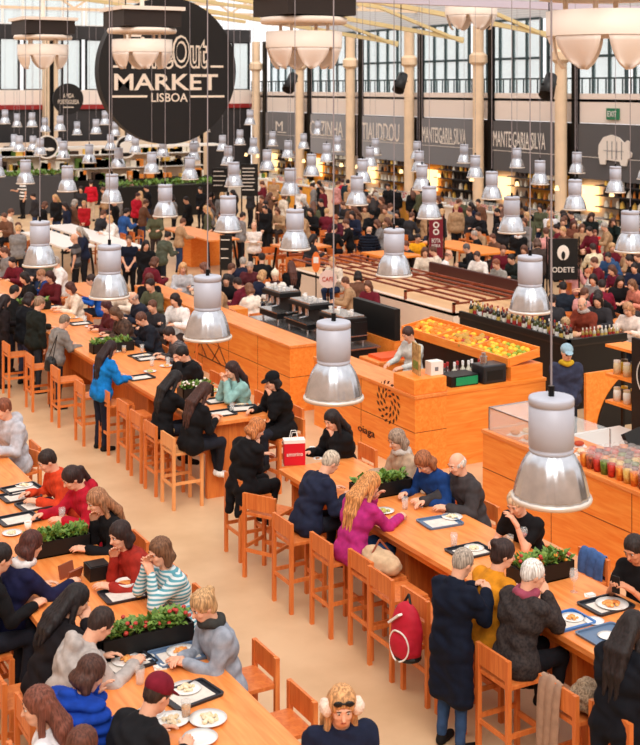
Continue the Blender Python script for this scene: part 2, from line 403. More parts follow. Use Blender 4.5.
FIG = {}
SKINS = {'fair': (232, 176, 146), 'tan': (206, 142, 108), 'dark': (120, 76, 54)}
def figure_meshes(key):
    if key in FIG: return FIG[key]
    pose, lean, hy, hp, arms, side, cross, hair, topk, legk, hatk, det = key
    J = skeleton(pose, lean, hy, hp, arms, side, cross)
    hb, hh, hd = {'n': (.015, .0085, .0062), 'm': (.020, .012, .009), 'f': (.028, .017, .014)}[det]
    pts = np.array([J[k] for k in J if k[:2] not in ('ba', 'R') and k != 'R' and k[:2] != 'ft' and k != 'back'])
    lo, hi = pts.min(0) - .17, pts.max(0) + .17
    lo[2] = max(lo[2], -.02)
    out = {'J': J}
    F = Field(lo, hi, hb * 1.15); torso(F, J, -.012); arms_(F, J, -.006, endcut=-.01); legs_(F, J, -.01)
    parts = [(*F.nets(), 0), (*head_(J, hh), 0)]
    for n in 'LR': parts.append((*hand(J, n, hd, .35), 0))
    H, R = J['head'], J['R']
    if det != 'f':
        for s in (-1, 1):
            parts.append((*small(H + R @ V3(s * .030, .082, .011), (.013, .009, .008), R), 1))
            parts.append((*small(H + R @ V3(s * .030, .0895, .010), (.006, .004, .006), R), 2))
            parts.append((*small(H + R @ V3(s * .030, .0925, .031), (.019, .004, .004), R), 2))
        parts.append((*small(H + R @ V3(0, .0905, -.056), (.020, .006, .007), R), 3))
    out['body'] = mesh_np('body', parts, [None] * 4)
    # upper garment
    g = {'shirt': .010, 'tee': .010, 'sweater': .018, 'hoodie': .024, 'jacket': .026, 'coat': .028, 'puffer': .042}[topk]
    F = Field(lo - .03, hi + .03, hb); torso(F, J, g)
    if topk == 'tee':
        for n in 'LR': F.cap(J['sh' + n], J['sh' + n] * .4 + J['el' + n] * .6, .062, .056, .035)
    else: arms_(F, J, g, endcut=.012)
    if topk == 'coat':
        if pose in ('sit', 'low'):
            for n in 'LR': F.cap(J['hip' + n], J['hip' + n] * .35 + J['kn' + n] * .65, .115, .09, .05)
            F.cap(J['pel'] + V3(-.1, -.06, 0), J['pel'] + V3(-.09, -.12, -.28), .07, .05, .05); F.cap(J['pel'] + V3(.1, -.06, 0), J['pel'] + V3(.09, -.12, -.28), .07, .05, .05)
        else:
            for x in (-.1, -.03, .03, .1): F.cap(J['pel'] + V3(x * .9, 0, 0), V3(x * 1.5, -.01, .50), .115, .10, .05)
    else:
        F.cap(J['pel'] + V3(-.085, 0, 0), J['pel'] + V3(.085, 0, 0), .118 + g, k=.05)
    if topk in ('jacket', 'coat', 'puffer'):
        for a in range(10):
            t = 2 * math.pi * a / 10; t2 = 2 * math.pi * (a + 1) / 10; c = J['neck'] + V3(0, 0, .02)
            F.cap(c + V3(.075 * math.cos(t), .07 * math.sin(t), .015 * -math.sin(t)), c + V3(.075 * math.cos(t2), .07 * math.sin(t2), .015 * -math.sin(t2)), .022, k=.015)
    if topk in ('hoodie', 'puffer'):
        F.ell(J['neck'] + J['back'] * .10 + V3(0, 0, .0), (.12, .065, .085), None, .03)
    if topk == 'puffer': F.ridges(.03, .08)
    elif det != 'f': F.wrinkle({'shirt': .006, 'tee': .006, 'sweater': .007, 'hoodie': .010, 'jacket': .010, 'coat': .010}[topk])
    if topk not in ('tee', 'shirt'): pass
    F.ell(J['neck'] + V3(0, .03, .085), (.066, .062, .075), None, .01, True)
    out['top'] = mesh_np('top', [(*F.nets(), 0)], [None])
    F = Field(lo - .02, hi + .02, hb * 1.1)
    if legk == 'skirt':
        for n in 'LR': F.cap(J['hip' + n], J['kn' + n], .11, .085, .06)
    legs_(F, J, .008, endcut=.02); F.cap(J['pel'] + V3(-.075, 0, -.01), J['pel'] + V3(.075, 0, -.01), .118, k=.04); F.cap(J['pel'] + V3(-.07, 0, .05), J['pel'] + V3(.07, 0, .05), .108, k=.03)
    if det != 'f': F.wrinkle(.005, 20)
    out['legs'] = mesh_np('legs', [(*F.nets(), 0)], [None])
    for n in 'LR':
        a = J['an' + n]; f = J['ft' + n]; F = Field(a - .28, a + .28, max(.012, hb * .8))
        F.cap(a + V3(0, 0, -.01), a + V3(0, 0, -.045), .044, .046, .02); F.cap(a + V3(0, 0, -.048) - f * .03, a + V3(0, 0, -.052) + f * .15, .038, .034, .02); F.cap(a + V3(0, 0, -.052) + f * .07, a + V3(0, 0, -.055) + f * .16, .042, .033, .015)
        out['shoe' + n] = mesh_np('shoe', [(*F.nets(), 0)], [None])
    if hair and not (hatk == 'beanie' and hair == 'crop'):
        out['hair'] = mesh_np('hair', [(*hair_(J, hair, hh * 1.1), 0)], [None])
    if hatk:
        F = Field(H - .2, H + .24, hh); T = lambda x, y, z: H + R @ V3(x, y, z)
        if hatk == 'beanie': F.ell(T(0, -.02, .055), (.097, .11, .10), R, .01); F.ell(T(0, .05, -.07), (.12, .14, .09), R, .01, True); F.ell(T(0, -.05, .155), (.03, .03, .03), R, .01)
        else:
            F.ell(T(0, -.018, .055), (.097, .111, .092), R, .01); F.ell(T(0, 0, -.055), (.14, .16, .088), R, .006, True)
            F.ell(T(0, .105, .045), (.068, .075, .012), R @ rx(-.18), .012)
            if hatk == 'bucket': F.ell(T(0, -.015, .05), (.14, .15, .012), R, .015)
        out['hat'] = mesh_np('hat', [(*F.nets(), 0)], [None])
    FIG[key] = out
    return out

SEATED = []; TAKEN = []
BLOCKED = [(6.88, 7.92, 15.75, 30.5), (10.14, 10.7, 15.4, 18.5), (10.14, 12.6, 15.4, 15.95), (11.95, 12.55, 15.5, 18.6), (10.12, 10.68, 19.35, 27), (11.2, 11.95, 19.4, 23.2), (12.2, 12.9, 19.2, 20.7), (14.5, 15.1, 17.1, 20.4), (14.5, 15.85, 17.1, 17.6), (15.4, 17.7, 21.9, 29.5), (10.9, 11.9, 35, 39.4), (12.2, 13.1, 34, 41), (15.3, 16.3, 34.5, 38.4), (16.5, 17.9, 31.6, 32.8), (17.3, 18.6, 28.6, 30), (20.6, 21.8, 28, 31), (15.6, 16.6, 36.6, 37.4), (9.2, 10.2, 40.5, 41.5), (27.3, 38, 20, 60), (14.5, 15.8, 17.1, 17.6), (17.8, 19.3, 17.8, 20.2), (18.2, 19.3, 21.4, 22.6), (9.4, 10.2, 27.9, 30.5)]
TOPNAME = {'shirt': 'shirt', 'tee': 'shirt', 'sweater': 'sweater', 'hoodie': 'hoodie', 'jacket': 'jacket', 'coat': 'coat', 'puffer': 'jacket'}
def slot(o, ms):
    for i, m in enumerate(ms):
        if o.material_slots[i].material is None and o.data.users == 1: o.data.materials[i] = m
        else: o.material_slots[i].link = 'OBJECT'; o.material_slots[i].material = m
EYEW = mat('eye_white', (235, 230, 225), .3); EYED = mat('dark_iris', (30, 20, 16), .3); LIP = mat('lip', (176, 84, 76), .4)
def cloth(rgb, tone=None):
    n = 'cloth_%d_%d_%d' % tuple(rgb) + (tone[0] if tone else '')
    if tone: return mat(n, rgb, .85, kind=tone[0], rgb2=tone[1], scale=tone[2], spec=.2)
    return mat(n, rgb, .85, var=.18, scale=14, spec=.2)
def hairm(rgb): return mat('hair_%d_%d_%d' % tuple(rgb), tuple(int(v * .82) for v in rgb), .6, kind='strand', rgb2=tuple(min(255, int(v * 1.22 + 8)) for v in rgb), spec=.35)
def person(label, px, py, yaw, pose='sit', lean=.25, hy=0, hp=18, arms=('table', 'table'), top=(20, 20, 24), topk='jacket', tone=None, legs=(30, 32, 42), hair='crop', hc=(40, 28, 22), hat=None, hatc=(30, 30, 30), skin='fair', shoe=(25, 22, 22), side=0.0, cross=False, legk='trousers', det='m', sc=1.0, group=None, snap=None, scarf=None, loc=None):
    key = (pose, lean, hy, hp, tuple(arms), side, cross, hair, topk, legk, hat, det)
    M = figure_meshes(key); J = M['J']; a = math.radians(yaw)
    if loc is None:
        h = J['head'] * sc; w = at(px, py, float(h[2])); ox = math.cos(a) * h[0] - math.sin(a) * h[1]; oy = math.sin(a) * h[0] + math.cos(a) * h[1]
        loc = [w.x - ox, w.y - oy, 0]
    if snap is not None: loc[0] = snap
    elif det != 'n':
        for _ in range(6):
            for x0, x1, y0, y1 in BLOCKED:
                m = .24; dx0, dx1, dy0, dy1 = loc[0] - x0 + m, x1 + m - loc[0], loc[1] - y0 + m, y1 + m - loc[1]
                if min(dx0, dx1, dy0, dy1) > 0:
                    k = min(dx0, dx1, dy0, dy1)
                    if k == dx0: loc[0] -= k
                    elif k == dx1: loc[0] += k
                    elif k == dy0: loc[1] -= k
                    else: loc[1] += k
            for q in TAKEN:
                d = math.hypot(loc[0] - q[0], loc[1] - q[1])
                if d < .44: s_ = (.45 - d) / max(d, .02); loc[0] += (loc[0] - q[0] + .003) * s_; loc[1] += (loc[1] - q[1] + .003) * s_
    TAKEN.append((loc[0], loc[1]))
    root = empty('person', loc, a, label, 'person', group); root.scale = (sc, sc, sc)
    sk = mat('skin_' + skin, SKINS[skin], .55, var=.06, scale=20, spec=.35)
    o = link('body', M['body'], None, root); slot(o, [sk, EYEW, EYED, LIP])
    o = link(TOPNAME[topk], M['top'], None, root); slot(o, [cloth(top, tone)])
    o = link('skirt' if legk == 'skirt' else 'trousers', M['legs'], None, root); slot(o, [cloth(legs)])
    for n in 'LR': o = link('shoe', M['shoe' + n], None, root); slot(o, [cloth(shoe)])
    if 'hair' in M: o = link('hair', M['hair'], None, root); slot(o, [hairm(hc)])
    if 'hat' in M: o = link('hat' if hat != 'beanie' else 'beanie', M['hat'], None, root); slot(o, [cloth(hatc)])
    if scarf:
        F = Field(J['neck'] - .2, J['neck'] + .2, .012)
        for q in range(12):
            t = 2 * math.pi * q / 12; t2 = 2 * math.pi * (q + 1) / 12; c = J['neck'] + V3(0, .02, .035)
            F.cap(c + V3(.082 * math.cos(t), .08 * math.sin(t), .01 * math.sin(3 * t)), c + V3(.082 * math.cos(t2), .08 * math.sin(t2), .01 * math.sin(3 * t2)), .036, k=.02)
        o = link('scarf', mesh_np('scarf', [(*F.nets(), 0)], [None]), None, root); slot(o, [cloth(scarf)])
    if pose in ('sit', 'low'): SEATED.append((pose, root.location.copy(), yaw, label, sc))
    return root, J
# ================================================================== the hall
WX, EY = 30.0, 62.0
def struct(name, mb, m=None, parent=None, smooth=False):
    o = mb.build(name, m, parent, smooth)
    if parent is None: o['kind'] = 'structure'
    return o
FLOOR = mat('polished_concrete', (206, 168, 128), .42, kind='noise', rgb2=(224, 188, 148), scale=1.1)
GREYW = mat('grey_band', (92, 92, 96), .6); REDM = mat('red_beam', (150, 40, 40), .5); DARKF = mat('dark_facade', (48, 46, 48), .6, var=.2, scale=1)
PANE = mat('window_pane', (196, 220, 224), .08, alpha=.35, spec=.8)
BAND = mat('pale_band', (238, 224, 214), .7)
struct('floor', MB().box(-4.5, WX + .5, -6.5, EY + .5, -.2, 0), FLOOR)
struct('wall_back', MB().box(-4.5, WX + .5, -6.5, -6.2, 0, 11), CREAM)
struct('wall_left', MB().box(-4.5, -4.2, -6.2, EY, 0, 11), CREAM)
# right wall: ground floor openings under a grey sign band, a pale parapet, a gallery and its windows
mb = MB().box(WX, WX + .3, -6.2, EY, 4.45, 5.5, BAND).box(WX + .5, WX + .8, -6.2, EY, 0, 4.4, mat('stall_back', (70, 56, 44), .7, var=.3, scale=.8)).box(WX, WX + 3, -6.2, EY, 5.2, 5.3, BAND).box(WX + 3, WX + 3.2, -6.2, EY, 8.6, 11, mat('pale_grey_cladding', (190, 192, 194), .6, kind='stripe', rgb2=(206, 206, 206), scale=3))
struct('wall_right', mb)
mb = MB().box(-4.2, WX, EY, EY + .3, 4.85, 5.6, BAND).box(-4.2, WX, EY, EY + .3, 0, 4.85, DARKF).box(-4.2, WX, EY - .12, EY, 4.62, 4.85, REDM).box(-4.2, WX, EY, EY + .3, 8.2, 8.9, DARKF)
struct('wall_end', mb)
def window(n, M, w, h, nx, ny, fm):
    f = MB()
    for i in range(nx + 1): f.box(w * i / nx - .05, w * i / nx + .05, -.06, .06, 0, h, fm, M)
    for j in range(ny + 1): f.box(0, w, -.05, .05, h * j / ny - .05, h * j / ny + .05, fm, M)
    o = struct('window_%d' % n, f, None)
    p = MB().box(.05, w - .05, -.01, .01, .05, h - .05, PANE, M); p.build('pane', PANE, o)
k = 1
TEALF = mat('dark_teal_frame', (40, 58, 60), .5)
ybay = [y for y in np.arange(15.2, 61, 5.05)]
for y in ybay:
    M = Matrix.Translation((WX + 3, y + 4.8, 5.3)) @ Matrix.Rotation(math.radians(-90), 4, 'Z')
    window(k, M, 4.6, 3.3, 5, 2, TEALF); k += 1
for x in (14.3, 17.5, 20.7, 23.9, 27.1):
    window(k, Matrix.Translation((x - .1, EY + .1, 5.6)), 2.9, 2.6, 3, 1, BLACKM); k += 1
for x in (14.3, 20.7):
    window(k, Matrix.Translation((x - .1, EY + .1, 8.9)), 6.2, 2.4, 6, 3, WHITE); k += 1
# gallery railing and columns
r = MB().box(WX + .02, WX + .08, 12, EY, 6.02, 6.08)
for y in np.arange(12, EY, .42): r.box(WX + .03, WX + .06, y, y + .05, 5.5, 6.05)
struct('trim_1', r, TEALF)
COLM = mat('cream_column', (232, 204, 172), .6, var=.05, scale=2)
for i, y in enumerate(np.arange(20.25, 61, 5.05)):
    c = MB().cyl((WX - .35, y, 0), .22, 8.2, 20, COLM).lathe([(.23, 6.6), (.36, 6.72), (.36, 7.0), (.23, 7.12)], 20, (WX - .35, y, 0), COLM).box(WX - .62, WX - .08, y - .28, y + .28, 0, .8, COLM)
    c.box(WX - .1, WX + .02, y - .62, y - .28, 0, 8.2, BLACKM).box(WX - .1, WX + .02, y + .28, y + .42, 0, 8.2, BLACKM)
    struct('trim_%d' % (i + 2), c)
for i, x in enumerate((14.1, 18.6, 22.6, 26.8)):
    struct('trim_%d' % (i + 20), MB().box(x - .35, x + .35, EY - .5, EY - .05, 0, 9, COLM).box(x - .1, x + .1, EY - .56, EY - .5, 0, 9, BLACKM))
# open glazed roof: purlins, trusses and ties
t = MB()
for y in np.arange(20, EY, 6.0):
    t.box(-4.2, WX + 3, y - .12, y + .12, 10.6, 10.95, WHITE)
    for x in np.arange(-4, WX, 4): t.bar((x, y, 10.7), (x + 2, y, 9.4), .09, .09, COLM).bar((x + 2, y, 9.4), (x + 4, y, 10.7), .09, .09, COLM)
    t.box(-4.2, WX + 3, y - .06, y + .06, 9.3, 9.42, COLM)
for x in np.arange(-2, WX + 2, 4): t.box(x - .06, x + .06, -6, EY, 10.95, 11.1, WHITE)
TRUSSM = mat('straw_steel', (226, 204, 150), .5)
for y in (35.5, 41, 46): t.bar((14, y, 9.6), (WX, y + 1, 7.7), .16, .16, TRUSSM).bar((22, y, 9.9), (WX, y + 1, 7.6), .12, .12, TRUSSM).bar((14, y, 9.2), (22, y, 8.4), .12, .12, TRUSSM)
struct('ceiling', t)
struct('trim_40', MB().box(7, 24, 23.0, 23.2, 7.55, 7.72), mat('lavender_steel', (206, 198, 214), .4))

# ---------------- sign boards over the stalls
SIGNL = mat('sign_lettering', (236, 226, 216), .5); SIGNG = mat('sign_grey_panel', (122, 122, 126), .5); SIGNG2 = mat('sign_dark_panel', (88, 86, 88), .5); SIGNG3 = mat('sign_pale_grey_panel', (150, 152, 158), .5)  # distance haze is put into the panel colours as a greyer tone
def board(y, m, label, txt=None, tw=3.0, pig=False, z0=2.45, sub=True, th=.62):
    r = empty('sign_board', (WX - .06, y + 2.5, z0), 0, label, 'sign', 'sign boards over the stalls')
    MB().box(-.02, .04, -2.05, 2.12, 0, 1.95, m).build('panel', None, r)
    MB().box(-.035, -.02, -2.05, 2.12, .78, .80, SIGNL).build('rule', None, r)
    if txt: writing('lettering', txt, tw, th, (-.035, .3, 1.25), FACE_NX, SIGNL, r)
    if sub: MB().box(-.04, -.02, -.5, .5, .9, .95, SIGNL).build('small_line', None, r)
    if pig:
        P = [(-1.2, .55), (-1.05, 0), (-.65, 0), (-.6, .25), (.45, .2), (.55, 0), (.95, 0), (1.05, .35), (1.3, .45), (1.35, .65), (1.15, .8), (1.2, 1.25), (1.0, 1.3), (.8, 1.15), (.4, 1.42), (-.2, 1.55), (-.8, 1.4), (-1.15, 1.0)]
        P = [(x * .66, .22 + y * .68) for x, y in P]; q = MB().prism(P, .05, Matrix.Translation((-.04, 0, .35)) @ FACE_NX); q.build('pig_emblem', SIGNL, r)
        u = MB(); 
        for k in range(4): u.box(-.1, -.09, -.42 + k * .24, -.39 + k * .24, .78, 1.4)
        u.box(-.1, -.09, -.5, .5, 1.05, 1.07).build('cut_lines', SIGNG, r)
    return r
board(30.35, SIGNG2, 'dark sign board with a pale pig emblem cut by lines', None, pig=True, sub=False)
board(35.4, SIGNG2, 'dark grey sign lettered MANTEIGARIA SILVA, the one nearer the pig sign', 'MANTEIGARIA SILVA', 3.2)
board(40.45, SIGNG, 'grey sign lettered MANTEIGARIA SILVA, the one farther along the wall', 'MANTEIGARIA SILVA', 3.2, th=.66)
board(45.5, SIGNG3, 'pale grey sign with tall narrow white capitals', 'TIAUDDOU', 3.2, th=.8)
board(50.55, SIGNG3, 'pale grey hazy sign with large faint white capitals', 'COZINHA', 3.3, th=.75)
board(55.6, SIGNG, 'bluish grey sign with a small white square emblem', 'M', .8, th=.5)
b = board(25.3, SIGNG2, 'dark sign board at the right edge of the picture', None)
e = empty('exit_sign', on_x(613, 114, WX - .04), 0, 'small green exit sign on the pale band above the pig board', 'exit sign')
MB().box(-.04, .04, -.3, .3, -.2, .2).build('sign_box', mat('exit_green', (40, 120, 84), .5), e)
writing('lettering', 'EXIT', .45, .2, (-.05, 0, 0), FACE_NX, WHITE, e)

# ---------------- stalls under the band
YEL = mat('warm_yellow_panel', (226, 160, 60), .6, var=.15, scale=3); RED = mat('poster_red', (200, 60, 40), .6)
STALL = [(25.3, CREAM, DARKF), (30.35, BLACK, CREAM), (35.4, YEL, CREAM), (40.45, DARKF, YEL), (45.5, YEL, CREAM), (50.55, CREAM, YEL), (55.6, YEL, WHITE)]
random.seed(3); LITP = mat('warm_lit_panel', (255, 214, 150), .5, emit=1.6)
GOODS = [mat('goods_%d' % i, c, .6) for i, c in enumerate([(236, 190, 90), (200, 70, 40), (240, 230, 210), (90, 120, 50), (60, 40, 30), (230, 140, 60), (250, 240, 220)])]
names = ['at the far right', 'under the pig sign', 'under the nearer lettered sign', 'under the farther lettered sign', 'under the pale sign with narrow capitals', 'under the faint sign', 'under the sign with the square emblem']
for (y, m1, m2), nm in zip(STALL, names):
    r = empty('food_stall', (27.6, y + 2.5, 0), 0, 'food stall with counter and back shelves ' + nm, 'food stall', 'food stalls along the wall')
    MB().box(0, .7, -2.1, 2.1, 0, 1.1, m2).build('counter', None, r)
    MB().box(-.05, .75, -2.15, 2.15, 1.1, 1.16, WHITE).build('counter_top', None, r)
    q = MB().box(0, .03, -2.0, 2.0, 1.16, 1.5, GLASS).build('glass_screen', None, r)
    g = MB()
    for i in range(70): yy = random.uniform(-1.9, 1.9); xx = random.uniform(.1, .6); s = random.uniform(.05, .13); g.box(xx, xx + s, yy, yy + s * 1.4, 1.16, 1.16 + s * random.uniform(.5, 2), random.choice(GOODS))
    tag(g.build('goods', None, r), kind='stuff')
    MB().box(2.6, 2.8, -2.1, .1, 0, 2.45, m1).box(2.6, 2.8, .1, 2.1, 0, 2.45, m2 if m1 is not m2 else DARKF).build('back_panel', None, r)
    s = MB()
    for z in (1.1, 1.5, 1.9, 2.25):
        s.box(2.2, 2.6, -1.8, .9, z, z + .03, DARKF)
        for i in range(9): yy = -1.75 + i * .28 + random.uniform(0, .08); s.lathe([(.001, 0), (w_ := random.uniform(.04, .1), 0), (w_ * .8, random.uniform(.1, .25)), (.001, .26)], 8, (2.4, yy, z + .03), random.choice([GOODS[0], GOODS[2], GOODS[4], GOODS[5], GOODS[6], GOODS[4]]))
    s.build('stocked_shelf', None, r)
    MB().box(2.45, 2.5, 1.0, 2.0, 1.3, 2.2).build('lit_menu_panel', LITP, r)
    l = MB()
    for q in range(3): l.cyl((.9, -1.4 + q * 1.4, 2.1), .09, .16, 12, r2=.05)
    l.build('hanging_light', LITP, r)
# dim shelves, plants and partition on the far left
r = empty('back_bar', (18.5, 58.3, 0), 0, 'long white display bar with shelves before the black far wall', 'bar')
MB().box(-8, 8, 0, 1.0, 0, 1.2, BLACK).build('bar_front', None, r)
MB().box(-8, 8, -.05, 1.05, 2.75, 2.85, WHITE).build('white_canopy', None, r)
MB().box(-8, 8, 2.6, 2.8, 0, 3.0, CREAM).box(-8, 8, 2.2, 2.6, 1.6, 1.66, WHITE).box(-8, 8, 2.2, 2.6, 2.3, 2.36, WHITE).build('display_wall', None, r)
g = MB(); random.seed(5)
for i in range(260): xx = random.uniform(-7.8, 7.4); s = random.uniform(.15, .45); zz = random.choice([1.2, 1.66, 2.36]); g.box(xx, xx + s, .3 if zz < 1.3 else 2.3, .6 if zz < 1.3 else 2.5, zz, zz + random.uniform(.15, .5), random.choice(GOODS[:1] + GOODS[2:4] + GOODS[4:]))
tag(g.build('goods', None, r), kind='stuff')

def foliage(mb, x0, x1, y0, y1, z, n, s, seed, m=GREEN, hmax=.14):
    rnd = random.Random(seed)
    for _ in range(n):
        c = Vector((rnd.uniform(x0, x1), rnd.uniform(y0, y1), z)); az = rnd.uniform(0, 6.28); el = rnd.uniform(.2, 1.3); L = rnd.uniform(.5, 1) * s
        d = Vector((math.cos(az) * math.cos(el), math.sin(az) * math.cos(el), math.sin(el))); q = d.cross(Vector((0, 0, 1))).normalized() * L * .28
        b = c + Vector((0, 0, rnd.uniform(0, hmax))); mid = b + d * L * .5 + Vector((0, 0, .02)); tip = b + d * L
        mb.add([b, mid + q, tip, mid - q, mid - Vector((0, 0, .006))], [(0, 1, 4), (1, 2, 4), (2, 3, 4), (3, 0, 4), (0, 3, 2, 1)], m)
    return mb
r = empty('plant_trough', (14.6, 55.4, 0), 0, 'long black counter topped with green plants at the far left', 'planter')
MB().box(-6, 3.2, 0, .9, 0, 1.7, mat('slate_grey', (70, 70, 74), .6)).build('counter_front', None, r)
foliage(MB(), -6, 3.2, 0, .9, 1.7, 700, .3, 4).build('foliage', None, r)
r = empty('plant_trough', at(175, 216, 0), 0, 'black counter with a row of green plants below the round market sign', 'planter')
MB().box(-3.2, 2.2, 0, .9, 0, 1.35, BLACK).build('counter_front', None, r)
foliage(MB(), -3.2, 2.2, 0, .9, 1.35, 420, .3, 6).build('foliage', None, r)
RINGM = mat('white_ring', (232, 228, 222), .5)
for px, py, lab in ((47, 147, 'white ring emblem with a moustache shape on the far left'), (126, 147, 'white ring emblem with a pale pot shape below the market sign')):
    c = on_y(px, py, 52); r = empty('ring_emblem', c, 0, lab, 'sign')
    n = 28; m = MB()
    m.lathe([(.44, -.03), (.50, -.03), (.50, .03), (.44, .03), (.44, -.03)], 32, (0, 0, 0), None, Matrix.Rotation(math.radians(90), 4, 'X')); m.build('ring', RINGM, r)
    MB().lathe([(.001, 0), (.44, 0)], 32, (0, .02, 0), None, Matrix.Rotation(math.radians(90), 4, 'X')).build('disc', BLACK, r)
    if px < 100: MB().ell((-.14, -.03, -.1), (.17, .02, .08), 12).ell((.14, -.03, -.1), (.17, .02, .08), 12).build('moustache', RINGM, r)
    else: MB().box(-.25, .25, -.05, -.01, -.25, .05).ell((0, -.03, .08), (.3, .02, .17), 12).build('pot_shape', RINGM, r)
    MB().cyl((0, .03, .5), .012, 11 - c.z - .5, 6).build('cable', BLACKM, r)

# ---------------- round market sign
DC = Vector((15.1, 37.4, 6.25)); sign = empty('market_sign', DC, 0, 'huge round black hanging sign lettered MARKET LISBOA', 'sign')
MB().lathe([(.001, -.2), (2.35, -.2), (2.35, .2), (.001, .2)], 96, (0, 0, 0), None, Matrix.Rotation(math.radians(90), 4, 'X')).build('disc', mat('sign_black', (24, 21, 21), .6), sign)
INK = mat('sign_cream', (240, 224, 206), .6)
def onsign(px, py): w = on_y(px, py, 37.2); return (w.x - DC.x, -.21, w.z - DC.z)
c = onsign(167, 82); writing('market_lettering', 'MARKET', 3.55, .52, c, FACE_NY, INK, sign, off=.018)
c = onsign(169.5, 97.5); writing('lisboa_lettering', 'LISBOA', 1.25, .28, c, FACE_NY, INK, sign, off=.01)
l = MB()
for a, b, y in ((112, 147, 96.5), (190.5, 224, 96.5), (113, 125, 66.5), (210.5, 223, 66.5)):
    p, q = onsign(a, y), onsign(b, y); l.box(p[0], q[0], -.23, -.2, p[2] - .035, p[2] + .035)
l.build('rules', INK, sign)
c = onsign(150, 52); writing('time_lettering', 'Time', 1.6, 1.08, c, FACE_NY, INK, sign, off=.05)
writing('time_lettering_inner', 'Time', 1.46, .94, (c[0], c[1] - .012, c[2]), FACE_NY, BLACK, sign, off=-.004)
c = onsign(190, 52); writing('out_lettering', 'Out', 1.25, 1.08, c, FACE_NY, INK, sign, off=.05)
writing('out_lettering_inner', 'Out', 1.11, .94, (c[0], c[1] - .012, c[2]), FACE_NY, BLACK, sign, off=-.004)
h = MB()
for x in (-1.4, 1.4): h.cyl((x, 0, 1.8), .02, 3.0, 6)
h.build('hanging_cable', BLACKM, sign)
c = on_y(68, 99, 56); r = empty('round_sign', c, 0, 'small round black sign lettered A VIDA PORTUGUESA at the far left', 'sign')
MB().lathe([(.001, -.06), (.72, -.06), (.72, .06), (.001, .06)], 48, (0, 0, 0), None, Matrix.Rotation(math.radians(90), 4, 'X')).build('disc', mat('sign_black'), r)
writing('lettering', 'A VIDA', .5, .2, (0, -.08, .15), FACE_NY, INK, r); writing('lettering', 'PORTUGUESA', 1.0, .2, (0, -.08, -.13), FACE_NY, INK, r)
MB().box(-.25, .25, -.08, -.05, -.4, -.36).build('rule', INK, r)
MB().cyl((0, 0, .7), .015, 11 - c.z - .7, 6).build('cable', BLACKM, r)

# ---------------- ventilation drums with hanging flaps
DUCT = mat('warm_white_metal', (244, 230, 216), .45); FLAP = mat('pale_fabric', (246, 234, 224), .7)
def drum(px, py, w, t, label):
    s = (px - 320) / FOC; c = (t * (FWD[0] + s * RGT[0]), t * (FWD[1] + s * RGT[1]), CAM_H - (py - HORIZ) * t / FOC); R = w / FOC * t / 2
    r = empty('ventilation_drum', c, 0, label, 'ventilation unit', 'ventilation units under the roof'); h = R * .21
    MB().lathe([(R, -h), (R * 1.005, h), (R * .96, h), (R * .96, -h), (R, -h)], 40).build('ring_band', DUCT, r, True)
    MB().lathe([(.01, R * .42), (R * 1.12, R * .42), (R * 1.16, R * .5), (R * 1.12, R * .58), (.01, R * .58)], 40).build('disc_plate', DUCT, r, True)
    MB().box(-R * 1.0, R * 1.0, -R, R, R * .62, R * 1.15, mat('louvre_black', (40, 30, 26), .6)).box(-R * 1.1, R * 1.1, -R * 1.1, R * 1.1, R * 1.15, R * 1.27, DUCT).build('casing', None, r)
    q = MB()
    for a in range(4): q.cyl((R * .7 * math.cos(a * 1.57 + .6), R * .7 * math.sin(a * 1.57 + .6), h * .5), R * .045, R * .5, 8)
    q.cyl((0, 0, R * 1.2), R * .08, max(.2, 10.9 - c[2] - R * 1.2), 8); q.build('support_rod', DUCT, r)
    for a in range(6):
        m = MB(); a0 = a * math.pi / 3 + .3; n = 9; vs = []
        for j in range(7):
            v = j / 6
            for i in range(n):
                u = i / (n - 1) * 2 - 1; wd = .46 * math.sqrt(max(0, 1 - (v * .98) ** 1.7)); ang = a0 + u * wd; rr = R * (.97 - .22 * v ** 1.5 - .10 * (1 - u * u) * v)
                vs.append((rr * math.cos(ang), rr * math.sin(ang), -h - R * .55 * v))
        fs = [(j * n + i, j * n + i + 1, (j + 1) * n + i + 1, (j + 1) * n + i) for j in range(6) for i in range(n - 1)]
        o = m.add(vs, fs).build('flap', FLAP, r, True); sd = o.modifiers.new('thick', 'SOLIDIFY'); sd.thickness = .012
    return r
drum(304, 40, 76, 25.5, 'large pale ventilation drum with cloth flaps, top centre of the picture')
drum(606, 24, 118, 18, 'largest pale ventilation drum with cloth flaps in the top right corner')
drum(43, 50, 50, 36, 'small pale ventilation drum with flaps at the top left')
drum(142, 46, 60, 29, 'pale ventilation drum with flaps hanging before the round market sign')
drum(471, 10, 52, 38, 'far ventilation drum with flaps top right of centre')

